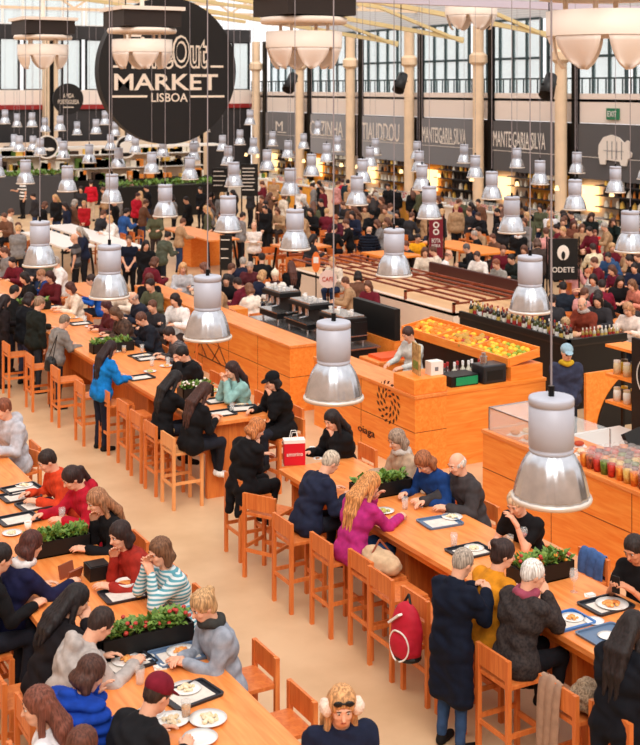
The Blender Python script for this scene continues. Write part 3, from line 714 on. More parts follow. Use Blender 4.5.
# ---------------- bell pendant lamps
ALU = mat('brushed_aluminium', (206, 210, 218), .24, .95, var=.12, scale=9); HOUS = mat('grey_lamp_housing', (186, 190, 204), .5, .1)
def make_lamp():
    r = empty('pendant_lamp', (0, 0, 0))
    MB().lathe([(.001, .655), (.125, .655), (.140, .650), (.144, .64), (.144, .605), (.137, .602), (.137, .592), (.143, .589), (.143, .345), (.136, .34), (.136, .325), (.142, .32), (.13, .295), (.001, .295)], 32).build('housing', HOUS, r, True)
    q = MB().lathe([(.130, .305), (.158, .275), (.186, .225), (.208, .165), (.224, .105), (.236, .05), (.240, .03), (.230, .03), (.212, .105), (.196, .165), (.172, .225), (.12, .295)], 72)
    q.v = [(x * (1 + .012 * math.cos(18 * math.atan2(y, x))), y * (1 + .012 * math.cos(18 * math.atan2(y, x))), z) for x, y, z in q.v]; q.build('reflector', ALU, r, True)
    MB().lathe([(.226, .035), (.252, .03), (.256, .015), (.25, 0), (.226, .006), (.226, .035)], 40).build('rim', mat('lamp_rim', (232, 222, 212), .35, .5), r, True)
    MB().lathe([(.001, .2), (.04, .2), (.055, .15), (.03, .08), (.001, .07)], 16).build('bulb', mat('bulb', (255, 240, 215), .4, emit=4.0), r, True)
    MB().cyl((0, 0, .65), .02, .07, 10).build('gland', BLACKM, r)
    MB().cyl((0, 0, .7), .0065, 7.0, 8).build('cable', mat('lamp_cable', (150, 142, 146), .5), r)
    return r
lamp0 = make_lamp(); first = True
NAMED = {(0, 0): 'nearest and largest aluminium bell lamp, hanging low over the right table', (0, 1): 'large aluminium bell lamp hanging before the counter with the leaf wreath', (0, 2): 'aluminium bell lamp hanging over the end of the middle table, left of the plywood counter', (0, 3): 'aluminium bell lamp above the crowd standing along the middle table', (0, 4): 'aluminium bell lamp at the left, over the blue hooded man',
         (1, 1): 'aluminium bell lamp in front of the black bottle bar', (1, 2): 'aluminium bell lamp above the copper railed case, centre', (1, 3): 'aluminium bell lamp over the tall stools, centre of the picture', (2, 2): 'aluminium bell lamp cut by the right edge beside the black flower sign'}
rng = random.Random(9); cols = [5.09, 9.38, 13.9, 17.6, 21.4, 25.2]
ROWX = [[5.09, 5.14, 5.24, 5.2, 5.24], [9.1, 9.14, 9.24, 9.35, 9.46, 9.45, 9.53, 9.6], [13.7, 13.8, 13.87, 13.83, 13.9, 14.1, 14.03]]
ROWY = [[6.17, 9.04, 11.86, 14.77, 17.9], [8.5, 11.46, 14.56, 17.7, 20.5, 23.5, 26.9, 30.4, 33.4, 36.4], [8.9, 11.9, 14.88, 17.86, 20.6, 23.75, 26.8]]
def place_lamp(x, y, z, label, group):
    global first
    o = lamp0 if first else copy_tree(lamp0); first = False
    o.location = (x, y, z); o.rotation_euler = (0, 0, rng.uniform(0, 6)); tag(o, label, 'lamp', group); return o
colname = ['leftmost lamp row', 'second lamp row from the left', 'third lamp row, over the stools', 'fourth lamp row', 'fifth lamp row near the stalls', 'lamp row along the stall fronts']
for ci, x in enumerate(cols):
    for k in range(19):
        y = ROWY[ci][k] if ci < 3 and k < len(ROWY[ci]) else (ROWY[ci][-1] + 2.95 * (k - len(ROWY[ci]) + 1) if ci < 3 else 5.9 + 2.93 * k)
        x = ROWX[ci][k] if ci < 3 and k < len(ROWX[ci]) else cols[ci]
        t = x * FWD[0] + y * FWD[1]; px = 320 + FOC * (x * RGT[0] + y * RGT[1]) / t; w = .5 * FOC / t
        if px < -w / 2 or px > 640 + w / 2 or y > 52: continue
        nm = NAMED.get((ci, k))
        place_lamp(x, y, 3.1, nm or 'small aluminium bell pendant lamp in the ' + colname[ci], None if nm else 'bell lamps, ' + colname[ci])
for px, py in ((5, 124), (17, 127), (32, 127), (45, 132), (60, 131), (77, 135), (105, 125), (14, 148), (33, 151), (58, 152), (96, 134), (115, 136), (130, 142), (240, 145), (250, 125), (318, 135), (205, 132)):
    t = 53 + (px * 7 % 10) * .8; s = (px - 320) / FOC; place_lamp(t * (FWD[0] + s * RGT[0]), t * (FWD[1] + s * RGT[1]), CAM_H - (py - HORIZ) * t / FOC, 'tiny bell pendant lamp in the hazy cluster before the far wall', 'far bell lamps before the end wall')
# thin poles that carry the lamp cables
def spot_lamp(px, py, t, label):
    s = (px - 320) / FOC; c = (t * (FWD[0] + s * RGT[0]), t * (FWD[1] + s * RGT[1]), CAM_H - (py - HORIZ) * t / FOC)
    r = empty('spotlight', c, 0, label, 'spotlight')
    M = Matrix.Rotation(math.radians(35), 4, 'Y') @ Matrix.Rotation(math.radians(160), 4, 'X')
    MB().lathe([(.001, -.25), (.13, -.25), (.17, .3), (.16, .3), (.12, -.2), (.001, -.2)], 16, (0, 0, 0), None, M).build('can', BLACK, r, True)
    MB().cyl((0, 0, .1), .015, 10.9 - c[2] - .1, 6).box(-.2, .2, -.02, .02, .0, .04).build('bracket', BLACKM, r)
spot_lamp(291, 82, 35, 'black spotlight hanging left, under the top centre drum'); spot_lamp(401, 82, 34, 'black spotlight hanging before the pale parapet, right of centre'); spot_lamp(549, 85, 27, 'black spotlight hanging beside the large right drum')

# ================================================================== big tables
def long_table(y0, y1, label, x0=6.88, x1=7.92, ends=True):
    r = empty('communal_table', ((x0 + x1) / 2, (y0 + y1) / 2, 0), 0, label, 'table'); w = (x1 - x0) / 2; L = (y1 - y0) / 2
    MB().box(-w, w, -L, L, 1.025, 1.08).build('tabletop', TABLE, r, bevel=.006)
    for s in (-1, 1): MB().box(-w + .12, w - .12, s * (L - .14) - .03, s * (L - .14) + .03, 0, 1.025).build('end_panel', WOODZ, r)
    MB().box(-.05, .05, -L + .2, L - .2, .35, 1.025).build('spine_panel', WOODZ, r)
    for s in (-1, 1): MB().box(s * (w - .10) - .02, s * (w - .10) + .02, -L + .15, L - .15, .93, 1.025).build('apron', WOOD, r)
    n = int(2 * L / 2.4)
    for k in range(1, n): yy = -L + 2 * L * k / n; MB().box(-w + .15, w - .15, yy - .03, yy + .03, 0, 1.025).build('cross_panel', WOODZ, r)
long_table(5.6, 13.45, 'long pine high table on the right with the red bag and planters')
long_table(15.75, 30.5, 'long pine high table in the middle running back to the left')
long_table(4.5, 16.3, 'long pine high table at the lower left crowded with diners', 3.08, 4.14)

# ================================================================== counters
def counter(name, pts, h, label, cat='counter', m=WOOD, cap=None):
    r = empty(name, (pts[0], pts[2], 0), 0, label, cat); x, y = pts[1] - pts[0], pts[3] - pts[2]
    MB().box(0, x, 0, y, 0, h - .05).build('body', m, r); MB().box(-.015, x + .015, -.015, y + .015, h - .05, h).build('top', cap or TABLE, r, bevel=.005)
    j = MB(); n = max(1, int(y / 1.25)); sm = mat('panel_seam', (120, 56, 24), .7)
    for k in range(1, n + 1):
        if k * y / n < y - .05: j.box(-.003, .001, k * y / n - .004, k * y / n + .004, 0, h - .05)
    j.box(-.003, .001, 0, y, h * .52, h * .52 + .008)
    nx = max(1, int(x / 1.25))
    for k in range(1, nx): j.box(k * x / nx - .004, k * x / nx + .004, -.003, .001, 0, h - .05)
    j.box(0, x, -.003, .001, h * .52, h * .52 + .008); j.build('seam', sm, r)
    return r
LINE = mat('burnt_line', (70, 34, 18), .7)
c1 = counter('plywood_counter', (10.12, 10.68, 19.35, 27.0), 1.18, 'plywood counter with thin black lattice lines behind the middle table')
l = MB()
for y0, y1, z0, z1 in ((2.6, 3.4, .28, 1.0), (4.2, 3.4, .28, 1.0), (2.6, 4.2, .28, .3), (2.9, 3.7, .28, .62), (3.6, 3.9, .3, .55), (3.0, 3.3, .6, .3)): l.bar((-.006, y0, z0), (-.006, y1, z1), .012, .012)
l.build('line_drawing', LINE, c1)
MB().box(.56, 1.0, .0, .5, 0, .62, WOOD).box(.56, 1.4, 4.6, 5.1, 0, 1.0, WOOD).build('inner_return', None, c1)
# coffee machines and black equipment behind it
def machine(loc, rz, w, d, h, label, m=BLACK):
    r = empty('coffee_machine', loc, rz, label, 'coffee machine')
    MB().box(-w / 2, w / 2, -d / 2, d / 2, .08, h * .35).box(-w / 2, w / 2, 0, d / 2, h * .3, h * .85).box(-w / 2, w / 2, -d * .4, d / 2, h * .85, h).build('body', m, r, bevel=.01)
    MB().box(-w / 2 - .02, w / 2 + .02, -d / 2 - .02, d / 2, h * .33, h * .37).box(-w / 2 + .05, w / 2 - .05, -d * .35, d * .45, h, h + .03).build('steel_tray', STEEL, r)
    for k in range(3): MB().cyl((-w * .3 + w * .3 * k, -d * .3, h * .6), .045, .14, 10).tube((-w * .3 + w * .3 * k, -d * .3, h * .58), (-w * .3 + w * .3 * k, -d * .62, h * .55), .016).build('group_head', STEEL, r)
    for k in range(8): MB().lathe([(.001, 0), (.028, 0), (.038, .07), (.001, .07)], 10, (-w * .4 + k * w * .11, random.uniform(-.1, .15), h + .03)).build('cup', CHINA, r)
    for sx in (-1, 1):
        for sy in (-1, 1): MB().cyl((sx * w * .42, sy * d * .4, 0), .02, .08, 8).build('foot', STEEL, r)
def block(name, x0, x1, y0, y1, z0, z1, m, label, cat, parts=None):
    r = empty(name, (x0, y0, z0), 0, label, cat); MB().box(0, x1 - x0, 0, y1 - y0, 0, z1 - z0).build('body', m, r, bevel=.01)
    return r
r = block('equipment_counter', 11.2, 11.95, 19.4, 23.2, 0, .95, BLACK, 'black work counter behind the plywood counter carrying the coffee machines', 'counter')
MB().box(-.02, .82, -.02, 3.82, .95, .98).build('steel_top', STEEL, r)
machine((11.6, 20.1, .98), math.radians(-90), .95, .55, .5, 'black coffee machine nearest the lamp, on the black work counter')
machine((11.6, 21.4, .98), math.radians(-90), .9, .55, .55, 'middle black coffee machine with cups stacked on top')
machine((11.6, 22.6, .98), math.radians(-90), .8, .55, .6, 'farthest black coffee machine on the black work counter')
r = empty('screen_block', (12.2, 19.2, 0), 0, 'black block with plywood base behind the cook, left of the fruit stand', 'counter')
MB().box(0, .12, 0, 1.5, 1.08, 1.66).build('black_screen', BLACK, r); MB().box(-.02, .72, -.02, 1.52, 0, 1.08).build('plywood_base', WOODX, r)
r = counter('plywood_counter', (11.2, 12.6, 18.15, 18.75), 1.0, 'low plywood counter with an orange worktop beside the cook', 'counter', WOODX)
MB().box(.1, 1.2, .05, .5, 1.0, 1.05).build('orange_mat', mat('orange_mat', (226, 92, 40), .5), r)

# fruit kiosk
k = counter('plywood_kiosk_counter', (10.14, 10.7, 15.4, 18.5), 1.15, 'plywood kiosk front with a black leaf wreath emblem and small lettering')
MB().box(.56, 2.45, 0, .55, 0, 1.10).box(.56, 2.46, -.01, .56, 1.10, 1.15).build('side_counter', WOODX, k)
lf = MB(); rnd = random.Random(2); ctr = on_x(388, 402, 10.13)
for ring, n in ((.30, 17), (.20, 12), (.11, 6)):
    for q in range(n):
        a = 6.283 * q / n + ring * 9; a2 = a + .9; c = Vector((-.006, ctr.y - 15.4 + ring * math.cos(a), ctr.z + ring * math.sin(a)))
        d = Vector((0, math.cos(a2), math.sin(a2))) * .052; p = Vector((0, -math.sin(a2), math.cos(a2))) * .022; x = Vector((-.004, 0, 0))
        lf.add([c - d + x, c + p + x, c + d + x, c - p + x, c - d, c + p, c + d, c - p], [(0, 1, 2, 3), (4, 7, 6, 5), (0, 4, 5, 1), (1, 5, 6, 2), (2, 6, 7, 3), (3, 7, 4, 0)])
lf.build('leaf_wreath_emblem', LINE, k)
c = on_x(366, 432, 10.13); writing('lettering', 'oiaga', .5, .14, (-.006, c.y - 15.4, c.z), FACE_NX, LINE, k)
b = block('plywood_box', 10.14, 10.72, 15.42, 16.0, 1.15, 1.38, WOOD, 'small plywood box raised on the kiosk corner under the cardboard menu', 'box')
r = empty('menu_card', (10.4, 15.75, 1.38), math.radians(-15), 'tall printed menu card standing on the kiosk corner', 'menu card')
MB().box(-.02, .01, -.17, .17, 0, .46).build('card', mat('kraft_card', (214, 178, 120), .8, kind='noise', rgb2=(150, 120, 70), scale=12), r)
MB().box(-.025, -.02, -.12, .1, .08, .2).build('green_picture', GREEN, r)
r = empty('napkin_box', (10.62, 15.62, 1.38), 0, 'white napkin box on the kiosk corner right of the menu card', 'box')
MB().box(-.1, .12, -.08, .08, 0, .2).build('box', WHITE, r); MB().box(-.03, .03, -.083, -.08, .06, .12).build('logo', SIGNG, r)
r = empty('storage_crate', (10.9, 15.55, 1.15), 0, 'dark crate with a bright green front on the kiosk side counter', 'crate')
MB().box(0, .5, 0, .35, 0, .16, BLACK).build('box', None, r); MB().box(.08, .48, -.012, 0, .02, .14).build('front', mat('bright_green', (20, 150, 96), .5), r)
BOT = [mat('bottle_glass_%d' % i, c, .15, spec=.7) for i, c in enumerate([(20, 30, 22), (70, 20, 24), (60, 70, 30), (160, 130, 60), (200, 196, 180), (24, 22, 26)])]
LBL = [mat('bottle_label_%d' % i, c, .6) for i, c in enumerate([(235, 228, 210), (210, 180, 90), (170, 40, 40), (240, 240, 240)])]
def make_bottle(bi, li, s=1.0):
    r = empty('bottle', (0, 0, 0)); r.scale = (s, s, s)
    MB().lathe([(.001, 0), (.036, 0), (.038, .01), (.038, .19), (.03, .215), (.014, .24), (.013, .29), (.001, .29)], 12).build('body', BOT[bi], r, True)
    MB().lathe([(.0385, .06), (.0385, .15)], 12).build('label', LBL[li], r, True)
    MB().cyl((0, 0, .262), .0155, .045, 10).build('cap', LBL[(li + 2) % 4], r)
    return r
btl = [make_bottle(i, (i * 3 + 1) % 4) for i in range(6)]; used = [False] * 6
def put_bottle(i, loc, label, group, s=1.0):
    o = btl[i] if not used[i] else copy_tree(btl[i]); used[i] = True
    o.location = loc; o.scale = (s, s, s); tag(o, label, 'bottle', group); return o
for n, (x, y, b) in enumerate([(10.98, 16.05, 0), (11.08, 16.0, 5), (11.18, 16.06, 1), (11.27, 16.0, 4), (11.36, 16.05, 1), (11.45, 16.03, 4), (11.54, 16.0, 4), (11.64, 16.05, 0), (11.74, 16.0, 5)]):
    put_bottle(b, (x, y, 1.0), 'bottle among the bottles behind the green crate', 'sauce bottles behind the green crate', 1.35)
r = block('back_shelf', 10.9, 12.4, 15.95, 16.15, 0, 1.0, BLACKM, 'low black shelf behind the kiosk side counter', 'shelf')
r = empty('juice_machine', (11.66, 15.63, 1.15), 0, 'dark grey square appliance with a pump on the kiosk side counter', 'appliance')
MB().box(-.22, .22, -.16, .16, 0, .28).build('body', mat('dark_steel', (60, 62, 68), .3, .7), r, bevel=.02)
MB().cyl((-.1, 0, .28), .06, .12, 14).cyl((-.1, 0, .40), .035, .05, 12).build('pump', STEEL, r); MB().box(-.15, .15, -.165, -.16, .05, .2).build('badge', BLACK, r)

# sloped fruit stand
fs = empty('fruit_stand', (11.95, 15.5, 0), 0, 'sloped wooden fruit display stand full of oranges and lemons', 'fruit stand')
L = 3.05; W = .58
def fz(x): return 1.40 + x * .16
def slab(mb, y0, y1, dz0, dz1, x0=0, x1=W, m=None):
    return mb.add([(x, y, fz(x) + d) for d in (dz0, dz1) for x, y in ((x0, y0), (x1, y0), (x1, y1), (x0, y1))], [(3, 2, 1, 0), (4, 5, 6, 7), (0, 1, 5, 4), (1, 2, 6, 5), (2, 3, 7, 6), (3, 0, 4, 7)], m)
slab(MB(), 0, L, -.03, .0).build('tray_board', WOOD, fs)
slab(MB(), 0, L, -.04, .10, -.025, 0).build('front_board', WOOD, fs); slab(MB(), 0, L, -.04, .12, W, W + .025).build('back_board', WOOD, fs)
for yy in (0, L / 3, 2 * L / 3, L): slab(MB(), yy - .013, yy + .013, -.03, .10).build('divider', WOODX, fs)
MB().box(.0, .62, -.05, .5, 1.15, 1.37).build('support', WOODX, fs); MB().box(.05, .5, .5, L, 0, 1.36).build('dark_cabinet', BLACK, fs)
FR = {}
for nme, c, sx in (('orange', (240, 136, 30), (.042, .042, .040)), ('lemon', (244, 196, 50), (.036, .048, .036)), ('apple', (180, 60, 40), (.04, .04, .037)), ('lime', (150, 170, 50), (.034, .038, .034)), ('pineapple', (196, 150, 60), (.05, .09, .05))):
    me = MB().ell((0, 0, 0), sx, 12).mesh(nme); me.materials.append(mat(nme + '_peel', c, .45, var=.12, scale=30)); me.polygons.foreach_set('use_smooth', [True] * len(me.polygons)); FR[nme] = me
rnd = random.Random(8); cnt = 0
for i in range(5):
    for j in range(30):
        if rnd.random() < .05: continue
        x = .06 + i * .112 + rnd.uniform(-.015, .015); y = .07 + j * .12 + rnd.uniform(-.015, .015) + (i % 2) * .05
        if y > L - .04 or any(abs(y - q) < .05 for q in (0, L / 3, 2 * L / 3, L)): continue
        f = rnd.choice(['orange', 'orange', 'orange', 'lemon']) if y > 2 * L / 3 else (rnd.choice(['lemon', 'lemon', 'lemon', 'orange', 'lime']) if y < L / 3 else rnd.choice(['orange', 'lemon', 'pineapple', 'lemon', 'apple', 'orange']))
        o = link(f, FR[f]); s = 1.3; o.location = (11.95 + x, 15.5 + y, fz(x) + .05); o.rotation_euler = (rnd.uniform(-.3, .3), rnd.uniform(-.3, .3), rnd.uniform(0, 3)); o.scale = (s, s, s)
        nm = {'orange': 'round orange', 'lemon': 'yellow lemon', 'apple': 'red apple', 'lime': 'green lime', 'pineapple': 'brownish yellow long fruit'}[f]
        sec = 'far' if y > 2 * L / 3 else ('middle' if y > L / 3 else 'near')
        tag(o, '%s heaped in the %s section of the sloped fruit stand' % (nm, sec), 'fruit', '%ss in the %s section of the fruit stand' % (f, sec))

# black bottle bar
bb = empty('bottle_bar', (14.5, 17.1, 0), 0, 'long black bar lined with wine bottles behind the fruit stand', 'bar')
MB().box(0, .6, 0, 3.3, 0, 1.12).box(.6, 1.35, 0, .5, 0, 1.12).build('front', BLACK, bb); MB().box(-.02, .6, -.02, 3.32, 1.12, 1.15).box(.6, 1.37, -.02, .5, 1.12, 1.15).build('top', mat('dark_top', (40, 34, 32), .3), bb)
MB().box(-.02, .04, -.02, 3.3, 1.15, 1.25).box(-.02, 1.35, -.02, .04, 1.15, 1.25).build('upstand', BLACK, bb)
rnd = random.Random(4)
for i in range(40):
    put_bottle(rnd.choice([0, 1, 2, 5, 3]), (14.64 + (i % 2) * .14 + rnd.uniform(-.02, .02), 17.3 + i * .077, 1.15), 'dark wine bottle standing in the row on the black bar', 'wine bottles on the black bar')
for i in range(10):
    put_bottle(rnd.choice([3, 4, 3]), (14.95 + i * .09, 17.25, 1.15), 'pale small bottle in the right end row on the black bar', 'pale bottles on the right end of the black bar', .8)
r = empty('curved_partition', (13.9, 15.95, 0), 0, 'low orange plywood partition with a black curved cut beside the hat man', 'partition')
MB().box(0, 1.3, 0, .06, 0, .95).build('panel', WOOD, r)
P = [(1.3, 0), (1.3, .93)] + [(1.3 - 1.1 * math.sin(q), 1.1 * math.cos(q) - .15) for q in np.linspace(.3, 1.35, 10)] + [(.25, 0)]
MB().prism(P, .03, FACE_NY).build('black_curve', BLACK, r)

# right counter with cups and glass case
rc = counter('plywood_counter', (10.1, 10.95, 6.5, 13.68), 1.08, 'long plywood counter at the right edge with rows of filled cups')
g = empty('glass_case', (10.15, 12.0, 1.08), 0, 'low glass display case on the near corner of the right counter', 'display case')
MB().box(0, .01, 0, 1.6, 0, .3, GLASS).box(0, .7, 1.59, 1.6, 0, .3, GLASS).box(0, .7, 0, 1.6, .3, .31, GLASS).build('glass', None, g)
q = MB()
for x in (0, .7):
    for y in (0, 1.6): q.box(x - .008, x + .008, y - .008, y + .008, 0, .31)
q.box(-.008, .008, 0, 1.6, .3, .315).box(0, .7, 1.592, 1.608, .3, .315).build('frame', STEEL, g)
rnd = random.Random(12)
PAS = [mat('pastry_%d' % i, c, .6) for i, c in enumerate([(226, 150, 80), (240, 214, 180), (200, 80, 50), (250, 240, 226)])]
for i in range(14):
    r = empty('pastry', (10.3 + (i % 3) * .2, 12.15 + (i // 3) * .27, 1.08), rnd.uniform(0, 3), 'small filled pastry on a paper inside the glass case', 'pastry', 'pastries in the glass case')
    MB().box(-.07, .07, -.09, .09, 0, .008).build('paper', CHINA, r); MB().ell((0, 0, .04), (.05, .07, .035), 10).build('bun', PAS[i % 3], r, True)
def make_cup(c):
    r = empty('fruit_cup', (0, 0, 0)); r.scale = (1.2, 1.2, 1.2)
    MB().lathe([(.001, 0), (.033, 0), (.045, .135), (.001, .14)], 12).build('filling', mat('cup_filling_%d' % c, [(214, 60, 40), (236, 150, 50), (110, 30, 50), (230, 200, 120), (120, 140, 50), (200, 100, 60)][c], .5, kind='noise', rgb2=[(150, 26, 24), (200, 90, 30), (60, 14, 30), (200, 150, 60), (70, 90, 30), (100, 40, 24)][c], scale=40), r, True)
    MB().lathe([(.048, .13), (.050, .14), (.044, .165), (.03, .18), (.001, .185)], 12).build('lid', mat('clear_plastic', (244, 240, 236), .15, alpha=.16), r, True)
    return r
cups = [make_cup(i) for i in range(6)]; cu = [False] * 6
for row in range(6):
    for k in range(34):
        c = rnd.choice([0, 1, 2, 3, 5, 0, 4]); o = cups[c] if not cu[c] else copy_tree(cups[c]); cu[c] = True
        o.location = (10.2 + row * .13, 11.75 - k * .125 + rnd.uniform(-.012, .012), 1.08 + (.0 if row < 1 else 0)); o.rotation_euler = (0, 0, rnd.uniform(0, 6))
        tag(o, 'clear lidded cup of %s on the right counter' % ['red fruit', 'orange fruit', 'purple berries', 'pale yellow salad', 'green salad', 'brown mixed salad'][c], 'cup', 'lidded cups of %s on the right counter' % ['red fruit', 'orange fruit', 'purple berries', 'pale salad', 'green salad', 'mixed salad'][c])
r = block('work_counter', 11.2, 12.1, 7.5, 13.2, 0, .95, BLACKM, 'dark work counter behind the rows of filled cups', 'counter')
MB().box(0, .9, 0, 5.7, .95, .98).build('steel_top', mat('pale_steel', (220, 214, 208), .35, .3), r)
r = empty('till', (11.3, 11.9, 1.08 - .1), math.radians(20), 'black till screen behind the near lamp', 'till')
MB().box(-.18, .18, -.14, .14, 0, .06).build('base', BLACK, r); MB().box(-.22, .22, -.03, .02, .08, .36, None, Matrix.Rotation(-.5, 4, 'X')).build('screen', BLACK, r)
r = empty('tray_stack', (11.55, 10.9, .98), .3, 'pile of white paper and trays behind the filled cups', 'papers')
for i in range(5): MB().box(-.2 + i * .02, .2 - i * .03, -.15, .15, i * .02, i * .02 + .015, None, Matrix.Rotation(i * .25, 4, 'Z')).build('sheet', CHINA, r)
r = empty('knife', (11.5, 12.35, 1.02), 1.0, 'long pale steel blade lying on the work counter', 'knife')
MB().box(-.35, .2, -.04, .04, 0, .02).build('blade', STEEL, r); MB().box(.2, .36, -.02, .02, 0, .025).build('handle', BLACK, r)
sh = empty('wooden_shelf', (12.4, 13.2, 0), 0, 'wooden shelf rack with jars at the right edge', 'shelf')
for z in (1.13, 1.52, 1.94): MB().box(0, .4, 0, .62, z, z + .04).build('shelf_board', WOOD, sh)
for y in (0, .58): MB().box(.3, .34, y, y + .04, 0, 1.98).build('upright', BLACKM, sh)
JR = [mat('jar_%d' % i, c, .3) for i, c in enumerate([(240, 236, 225), (220, 200, 160), (90, 80, 60), (230, 200, 60)])]
for i in range(12):
    z = (1.17, 1.56)[i % 2]; r = empty('jar', (12.5 + (i // 2) % 2 * .14, 13.28 + (i // 4) * .2, z), 0, 'small preserve jar on the %s board of the wooden shelf rack' % ('lower', 'middle')[i % 2], 'jar', 'preserve jars on the %s board' % ('lower', 'middle')[i % 2])
    MB().lathe([(.001, 0), (.055, 0), (.055, .14), (.045, .17), (.001, .17)], 12).build('body', JR[(i * 5) % 4], r, True); MB().cyl((0, 0, .17), .05, .03, 12).build('lid', JR[(i * 3 + 1) % 4], r)
r = empty('black_board', (12.3, 12.75, 1.6), 0, 'black board with a thin pale ring at the right edge', 'board')
MB().box(0, .05, -.45, .42, -1.6, .6).build('panel', BLACK, r)
MB().lathe([(.3, -.005), (.312, -.005), (.312, .005), (.3, .005)], 40, (0, 0, 0), None, Matrix.Translation((-.006, 0, .1)) @ Matrix.Rotation(math.radians(90), 4, 'Y')).build('ring', SIGNL, r)

# railed copper case, behind the kiosk
COP = mat('copper_bar', (150, 74, 50), .35, .4, var=.2, scale=6); DR = mat('dark_red_panel', (72, 30, 26), .5)
r = empty('railed_case', (15.4, 21.9, 0), 0, 'long low case with dark red panel and copper rails behind the bottle bar', 'counter')
MB().box(0, .15, 0, 7.6, 0, .9, CREAM).box(2.2, 2.3, .6, 4.2, .9, 1.32, DR).box(0, 2.3, 0, 7.6, .82, .88, mat('pale_pine', (236, 190, 140), .5)).build('case', None, r)
q = MB()
for i in range(6):
    q.box(.1 + i * .36, .15 + i * .36, 0, 7.6, 1.1, 1.14)
for yy in (0, 1.9, 3.8, 5.7, 7.55):
    q.box(0, 2.3, yy, yy + .05, 1.06, 1.1).box(.0, .05, yy, yy + .05, .88, 1.1).box(2.2, 2.25, yy, yy + .05, .88, 1.1)
q.build('rails', COP, r)

# ---------------- standing signs
def stand_sign(x, y, w, h, z0, m, label, rz):
    r = empty('standing_sign', (x, y, 0), rz, label, 'sign'); MB().box(-w / 2, w / 2, -.02, .02, z0, z0 + h).build('panel', m, r)
    MB().cyl((-w / 2 - .03, 0, 0), .02, z0 + h + .05, 8).cyl((w / 2 + .03, 0, 0), .02, z0 + h + .05, 8).build('post', BLACKM, r); MB().box(-w / 2 - .1, w / 2 + .1, -.15, .15, 0, .03).build('foot', BLACKM, r)
    return r
p = at(563, 318, 0); r = stand_sign(p.x, p.y, .74, 1.02, .95, BLACK, 'black standing sign with a white flower emblem lettered ODETE', -YAW)
MB().ell((0, -.03, 1.62), (.15, .012, .19), 16).build('flower_emblem', SIGNL, r); MB().ell((0, -.045, 1.56), (.05, .01, .10), 12).box(-.01, .01, -.045, -.03, 1.3, 1.5).build('stem', BLACK, r)
writing('lettering', 'ODETE', .55, .13, (0, -.03, 1.2), FACE_NY, SIGNL, r)
p = at(436, 330, 0); p = at(436, 296, 0); r = stand_sign(p.x, p.y, .38, 1.15, 1.05, mat('deep_red_sign', (122, 24, 40), .5), 'narrow deep red standing sign with two white rings', -YAW)
for z in (1.95, 1.76): MB().lathe([(.05, -.01), (.085, -.01), (.085, .01), (.05, .01)], 20, (0, 0, 0), None, Matrix.Translation((0, -.03, z)) @ Matrix.Rotation(math.radians(90), 4, 'X')).build('ring', SIGNL, r)
writing('lettering', 'BOTA', .24, .12, (0, -.03, 1.52), FACE_NY, SIGNL, r); writing('lettering', 'BEIRA', .24, .09, (0, -.03, 1.38), FACE_NY, SIGNL, r)
def menu(px0, px1, py0, py1, t, label, name='menu_board', m=BLACK, rows=7):
    s = ((px0 + px1) / 2 - 320) / FOC; c = (t * (FWD[0] + s * RGT[0]), t * (FWD[1] + s * RGT[1]), 0); w = (px1 - px0) * t / FOC; z1 = CAM_H - (py0 - HORIZ) * t / FOC; z0 = CAM_H - (py1 - HORIZ) * t / FOC
    r = empty(name, c, -YAW, label, 'sign'); MB().box(-w / 2, w / 2, -.03, .03, z0, z1, m).build('panel', None, r)
    q = MB(); rr = random.Random(px0)
    for i in range(rows): z = z1 - (z1 - z0) * (.12 + .78 * i / rows); a = rr.uniform(.2, .42); q.box(-w * .42, w * (a - .05), -.035, -.03, z - (z1 - z0) * .03, z)
    q.build('chalk_lines', SIGNL, r)
    MB().box(-w / 2, -w / 2 + .05, -.02, .02, 0, z0).box(w / 2 - .05, w / 2, -.02, .02, 0, z0).build('leg', BLACKM, r); return r
menu(241, 258, 164, 196, 44, 'black menu board with white text lines before the stalls, left of centre')
menu(212, 228, 168, 192, 46, 'dark poster board right of the plant counter', rows=4)
menu(220, 232, 235, 270, 36, 'dark standing board left of the man with crossed arms', rows=3)
r = empty('round_sign', at(328, 330, 0), -YAW, 'round pale sign with red lettering above the coffee machines', 'sign')
R = r.location.y * .0; t = (r.location.x * FWD[0] + r.location.y * FWD[1]); z = CAM_H - (279 - HORIZ) * t / FOC; rr = 9 * t / FOC
MB().lathe([(.001, -.02), (rr, -.02), (rr, .02), (.001, .02)], 28, (0, 0, 0), None, Matrix.Translation((0, 0, z)) @ Matrix.Rotation(math.radians(90), 4, 'X')).build('disc', mat('pale_pink', (236, 206, 196), .6), r)
writing('lettering', 'CAFE', rr * 1.3, rr * .5, (0, -.03, z), FACE_NY, RED, r); MB().cyl((0, 0, 0), .02, z - rr, 8).build('post', BLACKM, r)
r = empty('banner', at(316, 330, 0), -YAW, 'orange and white oval sign left of the round pale sign', 'sign')
t = (r.location.x * FWD[0] + r.location.y * FWD[1]); z = CAM_H - (262 - HORIZ) * t / FOC
MB().lathe([(.001, -.02), (1, -.02), (1, .02), (.001, .02)], 28, (0, 0, 0), None, Matrix.Translation((0, 0, z)) @ Matrix.Diagonal((.10, 1, .24, 1)) @ Matrix.Rotation(math.radians(90), 4, 'X')).build('panel', mat('sign_orange', (236, 120, 50), .6), r)
MB().box(-.06, .06, -.03, -.02, z - .02, z + .12).build('white_patch', WHITE, r); MB().cyl((0, 0, 0), .015, z - .22, 8).build('post', BLACKM, r)

